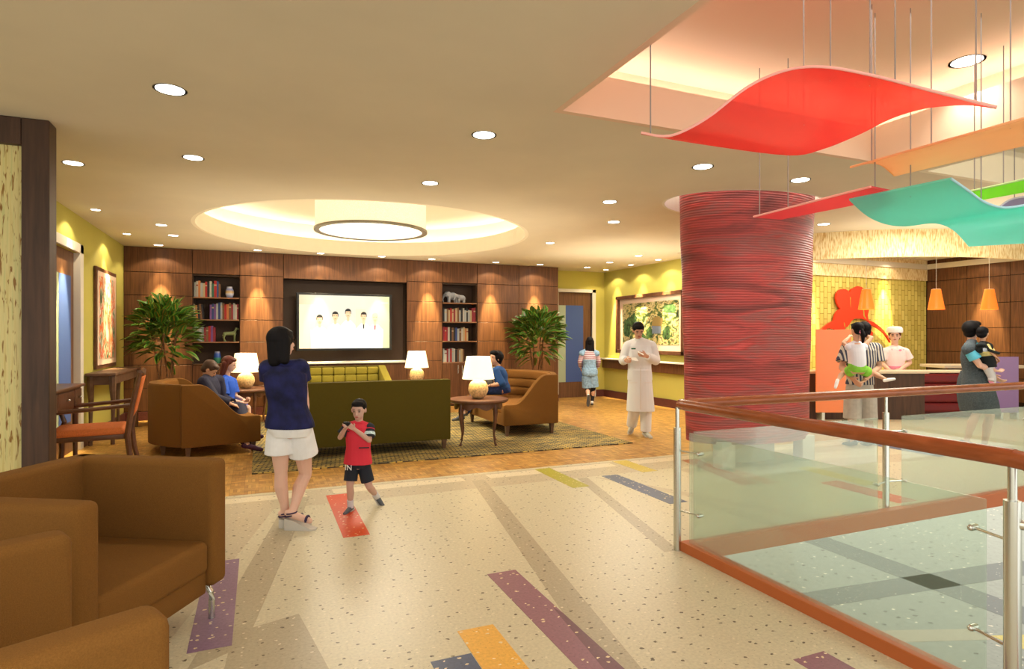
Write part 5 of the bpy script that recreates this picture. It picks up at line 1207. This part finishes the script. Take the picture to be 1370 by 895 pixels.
P.shoes(mat('grey_white_shoe',(.50,.52,.46),.6),sole=M['solew'])
def free(mb,name,m,P,c,label,cat,rot=(0,0,0),**k):
    o=mb.build(name,m,**k); o.location=R(P.lat,P.d)+R(c.x,c.y)+UP*(c.z+P.z0); o.rotation_euler=(rot[0],rot[1],-TH+rot[2]); return tag(o,label,cat)
free(MB().box((0,0,0),(.16,.11,.003)),'paper_sheet',M['paper'],P,P.px(846,480,-.34),'sheet of paper in the right hand of the person in white coat','paper',(radians(25),radians(8),.2))
free(MB().box((0,0,0),(.10,.035,.006)),'paper_slip',M['paper'],P,P.px(857,472.5,-.36),'small slip raised in the left hand of the person in white coat','paper',(radians(30),radians(28),0))

# 4 ---- girl walking to the door
d=12.75
P=Person('girl with long dark hair in denim overalls walking to the corridor door',(787-685)/F*d,d,1.50,yaw=5,v=.006,female=True)
P.set(pel=(789,498,0),head=(789,457,0),neck=(788,467,0),sl=(779,473,0),sr=(798,473,0),el=(776,484,0),wl=(777,492,.15),er=(801,484,.02),wr=(799,492,.15),hl=(785,503,0),hr=(793,503,0),kl=(786,521,.03),kr=(794,520,.03),al=(787,531,-.25),ar=(792,538,.02))
P.J['tl']=P.J['al']+Vector((.0,.06,-.15)); P.J['tr']=P.J['ar']+Vector((.01,.14,-.04))
P.body('skin'); P.hair(style='long'); P.top('stripe_h',1.75,.012,0,.97,name='striped_shirt')
b=MB(); P.torso(b,.022,-.02,.55); P.torso_low(b,.035)
for sd in 'lr':
    h,k=P.J['h'+sd],P.J['k'+sd]; b.tube([lerp(h,k,i/4*.85) for i in range(5)],[.105,.108,.11,.112,.115],18)
b.build('denim_overalls',M['denim'],P.t,remesh=.007,sm=3)
MB().tube([P.J['kr']+UP*.06,lerp(P.J['kr'],P.J['ar'],.9)],[.055,.038],14).build('legging',M['black_sock'],P.t,True)
MB().tube([P.J['kl']+UP*.05,lerp(P.J['kl'],P.J['al'],.25)],[.055,.052],14).build('legging',M['black_sock'],P.t,True)
P.shoes('whitecloth',sole=M['greyshoe'])

# 5 ---- woman sitting on the right loveseat (facing left)
d=10.15; zs=.0
P=Person('laughing woman with short black hair in blue cardigan seated on the right loveseat',(664-685)/F*d,d,1.64,yaw=-80,look=-125,pitch=4,v=.0055,female=True)
P.hs=1.15
P.set(pel=(673,520,0),neck=(667,492,0),head=(663,479,0),sl=(663,497,-.16),sr=(671,497,.16),el=(672,513,-.24),er=(668,513,.22),wl=(655,516,-.20),wr=(650,516,.10),
      hl=(671,522,-.09),hr=(671,522,.09),kl=(641,521,-.13),kr=(640,522,.12),al=(621,554,-.16),ar=(617,559,.14))
P.J['tl']=P.J['al']+Vector((-.10,-.03,-.06)); P.J['tr']=P.J['ar']+Vector((-.12,0,-.03))
P.n={'l':Vector((0,0,-1)),'r':Vector((0,0,-1))}; P.sd={'l':Vector((0,1,0)),'r':Vector((0,-1,0))}
P.body('skin'); P.face(); P.hair(style='full'); P.top('cardi',1.05,.020,-.02,1.0,name='blue_cardigan'); P.pants('jean',1.85,.016,.012,name='jeans'); P.shoes('greyshoe')
MB().ell(lerp(P.J['pel'],P.J['neck'],.72)+Vector((-.095,-.02,0)),(.03,.05,.12)).build('white_undershirt',M['whitecloth'],P.t,True)
MB().tube([lerp(P.J['wl'],P.J['el'],.05)+Vector((0,.026*cos(k*pi/6),.026*sin(k*pi/6))) for k in range(13)],.006,6).build('wristwatch',M['black'],P.t,True)
free(MB().box((0,0,0),(.20,.12,.12),bev=.03),'handbag',mat('black_white_handbag',(.10,.10,.10),.6,nscale=16,namt=.9),P,P.px(652,511.5,-.12),'small black and white bag on the lap of the woman in the cardigan','bag')

# 6,7 ---- couple on the left loveseat (facing right)
d=8.25
P=Person('man with brown hair in dark suit leaning to the woman beside him',(283-685)/F*d,d,1.74,yaw=70,look=78,pitch=-42,v=.0055)
P.set(pel=(284,549,-.02),neck=(277,504,.0),head=(281,494,-.02),sr=(273,511,-.20),sl=(292,509,.18),er=(287,533,-.26),wr=(308,540,-.16),el=(298,533,.20),wl=(312,540,.10),
      hr=(286,552,-.10),hl=(286,552,.10),kr=(319,546,-.02),kl=(321,546,.16),ar=(331,596,-.45),al=(332,582,-.35))
P.J['tr']=P.J['ar']+Vector((.15,.02,-.05)); P.J['tl']=P.J['al']+Vector((.15,.02,-.02))
P.n={'l':Vector((0,0,-1)),'r':Vector((0,0,-1))}; P.sd={'l':Vector((0,-1,0)),'r':Vector((0,1,0))}
P.body('skin'); P.face(); P.hair('hair_brown','short'); P.top('suit',1.9,.026,-.03,.99,name='suit_jacket'); P.pants('suit',1.9,.018,.014,name='suit_trousers'); P.shoes('plum')
d=8.7
P=Person('woman with long auburn hair in bright blue dress seated beside the man',(308-685)/F*d,d,1.66,yaw=75,look=82,pitch=-14,v=.0055,female=True)
P.set(pel=(303,546,0),neck=(302,504,0),head=(307,487,0),sr=(297,511,-.17),sl=(310,511,.15),er=(301,535,-.24),wr=(321,538,-.14),el=(315,531,.12),wl=(326,535,-.02),
      hr=(304,549,-.08),hl=(304,549,.09),kr=(330,546,-.06),kl=(331,546,.10),ar=(332,586,-.02),al=(334,582,.16))
P.J['tr']=P.J['ar']+Vector((.12,.0,-.05)); P.J['tl']=P.J['al']+Vector((.12,.02,-.03))
P.n={'l':Vector((0,0,1)),'r':Vector((0,0,1))}; P.sd={'l':Vector((0,-1,0)),'r':Vector((0,1,0))}; P.curl={'l':.8,'r':.8}
P.body('skin_pale'); P.face(); P.hair('hair_red','long'); P.top('royal',.75,.020,-.03,1.0,name='blue_dress_top')
b=MB(); P.torso_low(b,.02)
for sd in 'lr':
    h,k=P.J['h'+sd],P.J['k'+sd]; b.tube([lerp(h,k,i/4*.95) for i in range(5)],[.105,.105,.10,.095,.09],18)
b.build('dress_skirt',M['royal'],P.t,remesh=.006,sm=3); P.shoes('plum')

# 8,9 ---- adult carrying a girl on the back, seen from behind
d=8.2
P=Person('person in striped shirt and pale shorts seen from behind carrying a girl piggyback',(1152-685)/F*d,d,1.76,yaw=0,v=.0055)
P.set(pel=(1150,520,.0),neck=(1153,461,0),head=(1154,442,0),sl=(1133,466,.02),sr=(1172,466,.02),el=(1126,492,-.02),wl=(1141,507,-.27),er=(1176,491,-.02),wr=(1157,508,-.27),
      hl=(1141,526,0),hr=(1161,526,0),kl=(1140,563,-.01),kr=(1162,563,.0),al=(1141,592,0),ar=(1162,592,.0))
P.J['tl']=P.J['al']+Vector((-.02,.16,-.05)); P.J['tr']=P.J['ar']+Vector((.02,.16,-.05))
P.n={'l':UP,'r':UP}; P.sd={'l':Vector((0,-1,.2)),'r':Vector((0,-1,.2))}; P.curl={'l':.25,'r':.25}
P.body('skin'); P.hair(style='short'); P.top('stripe_v',.72,.024,.10,1.0,.02,name='striped_shirt')
b=MB(); P.torso_low(b,.014,.13)
for sd in 'lr':
    h,k=P.J['h'+sd],P.J['k'+sd]; b.tube([lerp(h,k,i/4*.92) for i in range(5)],[.105,.11,.11,.11,.112],18)
b.build('khaki_shorts',M['khaki'],P.t,remesh=.0065,sm=3); P.shoes('greyshoe')
P8=P
d=7.90
P=Person('little girl in white tank top and lime shorts carried on the adult\'s back',(1147-685)/F*d,d,1.10,yaw=0,look=-12,v=.0045,kid=True,z=.62)
P.set(pel=(1147,492,0),neck=(1145,457,0),head=(1146,441,.0),sl=(1135,464,.0),sr=(1156,464,.0),el=(1128,459,.06),wl=(1137,450,.28),er=(1166,452,.03),wr=(1160,449,.28),
      hl=(1141,496,0),hr=(1153,496,0),kl=(1128,499,.16),kr=(1169,499,.16),al=(1120,510,-.05),ar=(1186,508,-.05))
P.J['tl']=P.J['al']+Vector((-.03,-.02,-.07)); P.J['tr']=P.J['ar']+Vector((.07,-.03,.01))
P.n={'l':-UP,'r':-UP}; P.sd={'l':Vector((1,0,0)),'r':Vector((-1,0,0))}
P.body('skin'); P.hair(style='pony'); P.top('lav_white',.03,.010,-.04,.90,name='white_tank_top',loose=0); P.pants('lime',.42,.016,.012,.06,'lime_shorts'); P.shoes('whitecloth')
MB().tube([P.hp(.0+.035*cos(k*pi/6),-.105,-.035+.028*sin(k*pi/6)) for k in range(13)],.007,6).build('hair_tie',M['pink'],P.t,True)

# 10 ---- nurse
d=11.50
P=Person('smiling nurse in pale pink uniform and white cap behind the counter',(1197-685)/F*d,d,1.93,yaw=206,look=210,v=.006,female=True)
P.J['head']=P.px(1197,449.5,0); P.J['neck']=P.px(1197,464,0); P.hs=1.08
P.set(sr=(1184,471,0),sl=(1211,471,0),er=(1178,485,0),el=(1217,485,0),wr=(1189,494,-.20),wl=(1205,494,-.20),pel=(1197,503,0),hl=(1203,508,0),hr=(1191,508,0))
P.J['al']=Vector((.09,0,.09)); P.J['ar']=Vector((-.09,0,.09)); P.J['kl']=Vector((.09,0,.52)); P.J['kr']=Vector((-.09,0,.52)); P.J['tl']=Vector((.10,-.15,.04)); P.J['tr']=Vector((-.10,-.15,.04))
P.n={'l':Vector((0,0,-1)),'r':Vector((0,0,-1))}; P.sd={'l':Vector((-1,0,0)),'r':Vector((1,0,0))}
P.body('skin_pale'); P.face(); P.hair('hair_red',style='short'); P.top('nurse',.66,.020,-.02,.98,.02,name='uniform_top'); P.skirt('nurse',.5,.22,.18,'uniform_skirt'); P.shoes('whitecloth')
q=P.hp; MB().rings([oring(q(0,-.012,z),Vector((1,0,0)),Vector((0,1,0)),a*P.hsz,c_*P.hsz,28,.85) for z,a,c_ in ((.052,.098,.108),(.08,.104,.112),(.120,.100,.105),(.140,.086,.09),(.148,.05,.05))]).build('nurse_cap',M['cap'],P.t,True)
MB().rings([oring(P.px(1197,y,0),Vector((1,0,0)),Vector((0,1,0)),.187,.145,28,.9) for y in (493.5,489.5)]).build('belt',M['pink'],P.t,True)
for k in (-1,1): 
    cl=MB().ell(P.J['neck']+Vector((k*.055,-.075,-.035)),(.060,.022,.030)).build('collar',M['cap'],P.t,True); MB().tube([P.J['neck']+Vector((k*.055+.060*cos(a*pi/8),-.090,-.040-.032*sin(a*pi/8))) for a in range(9)],.005,6).build('collar_piping',M['pink'],cl,True)
MB().ell(P.px(1204.5,468.5,-.165),(.028,.006,.020)).build('chest_badge',M['pink'],P.t,True)

# 11,12 ---- woman with baby in front carrier
d=7.95
P=Person('woman with black hair in grey dress and sky blue sleeves carrying a baby',(1305-685)/F*d,d,1.72,yaw=80,look=72,v=.0055,female=True)
P.set(pel=(1303,515,0),neck=(1300,457,0),head=(1301,441,0),sr=(1296,467,-.18),sl=(1303,466,.16),er=(1311,489,-.24),wr=(1330,495,-.16),el=(1312,490,.16),wl=(1328,502,.05),
      hr=(1303,520,-.06),hl=(1306,520,.06),kr=(1307,553,-.08),kl=(1325,556,.10),ar=(1292,592,-.02),al=(1316,598,.06))
P.J['tr']=P.J['ar']+Vector((.13,-.05,-.05)); P.J['tl']=P.J['al']+Vector((.14,-.02,-.04))
P.n={'l':UP,'r':UP}; P.sd={'l':Vector((0,-1,0)),'r':Vector((0,1,0))}
P.body('skin_pale'); P.face(); P.hair(style='full'); P.top('skyb',.62,.014,.2,.98,name='sky_blue_shirt')
b=MB(); P.torso(b,.022,-.05,.80)
pts=[P.px(1303,496),P.px(1303,507),P.px(1305,520),P.px(1308,536),P.px(1311,551)]
b.rings([oring(p,Vector((0,1,0)),Vector((1,0,0)),w_,h_,24,.75) for p,w_,h_ in zip(pts,(.155,.188,.222,.228,.215),(.115,.142,.17,.185,.19))])
b.build('grey_dress',M['greydress'],P.t,remesh=.006,sm=4); P.shoes('greyshoe')
PW=P
d=7.78
P=Person('baby in pale yellow shirt held in a black carrier on the woman\'s front',(1320-685)/F*d,d,.84,yaw=72,look=60,pitch=-5,v=.0042,kid=True,z=.78)
P.hs=1.5
P.set(pel=(1322,489,0),neck=(1315,459,0),head=(1315,446,0),sr=(1311,466,-.09),sl=(1322,464,.09),er=(1325,470,-.12),wr=(1333,478,-.10),el=(1326,472,.10),wl=(1331,480,.12),
      hr=(1321,493,-.04),hl=(1323,493,.04),kr=(1327,505,-.06),kl=(1328,505,.06),ar=(1326,511,-.07),al=(1327,524,.03))
P.J['tr']=P.J['ar']+Vector((.03,-.02,-.03)); P.J['tl']=P.J['al']+Vector((.03,0,-.03))
P.n={'l':-UP,'r':-UP}; P.sd={'l':Vector((0,-1,0)),'r':Vector((0,1,0))}
P.body('skin'); P.face(); P.hair(style='short'); P.top('yell',.8,.020,.0,.95,name='yellow_shirt'); P.pants('sock',1.8,.01,.004,name='white_leggings'); P.shoes('pink')
tc=T('baby_carrier','black fabric carrier strapped round the baby and the woman','carrier',R(P.lat,P.d),-TH); tc.location.z=P.z0
b=MB(); P.torso(b,.030,-.10,.42); b.build('pouch',M['carrier'],tc,remesh=.006,sm=3)
a,c=P.J['sr'],P.J['pel']
MB().tube([c+Vector((.03,-.13,.16)),a+Vector((.04,-.09,-.02)),a+Vector((.01,-.07,.045)),a+Vector((-.03,-.045,.05)),a+Vector((-.07,-.02,.035))],.019,8).build('strap',M['carrier'],tc,True)
MB().box(P.px(1318,468,-.175),(.05,.008,.045),rz=0).build('label_patch',mat('patch_print',(.45,.50,.60),.7,nscale=80,namt=.6),tc)

# groups for the repeated kinds
for base,grp in {'curved_loveseat':'brown curved loveseats','club_armchair':'brown club armchairs in the foreground','round_side_table':'round side tables of the lounge','table_lamp':'table lamps of the lounge',
                 'pendant_lamp':'orange pendant lamps over the reception','hanging_wave_panel':'coloured wave panels under the atrium coffer','potted_croton':'large potted plants along the wood wall',
                 'framed_painting':'framed paintings','freestanding_screen':'coloured translucent screens','reception_counter':'reception counters','elephant_figurine':'grey elephant figurines','vase':'vases on the left bookcase','built_in_bookcase':'built-in bookcases'}.items():
    for o in bpy.data.objects:
        if o.parent is None and o.name.split('.')[0]==base: o['group']=grp
for o in bpy.data.objects:
    if o.parent is None and o.name.split('.')[0]=='downlight' and not o.get('group'): o['group']='round recessed ceiling downlights'
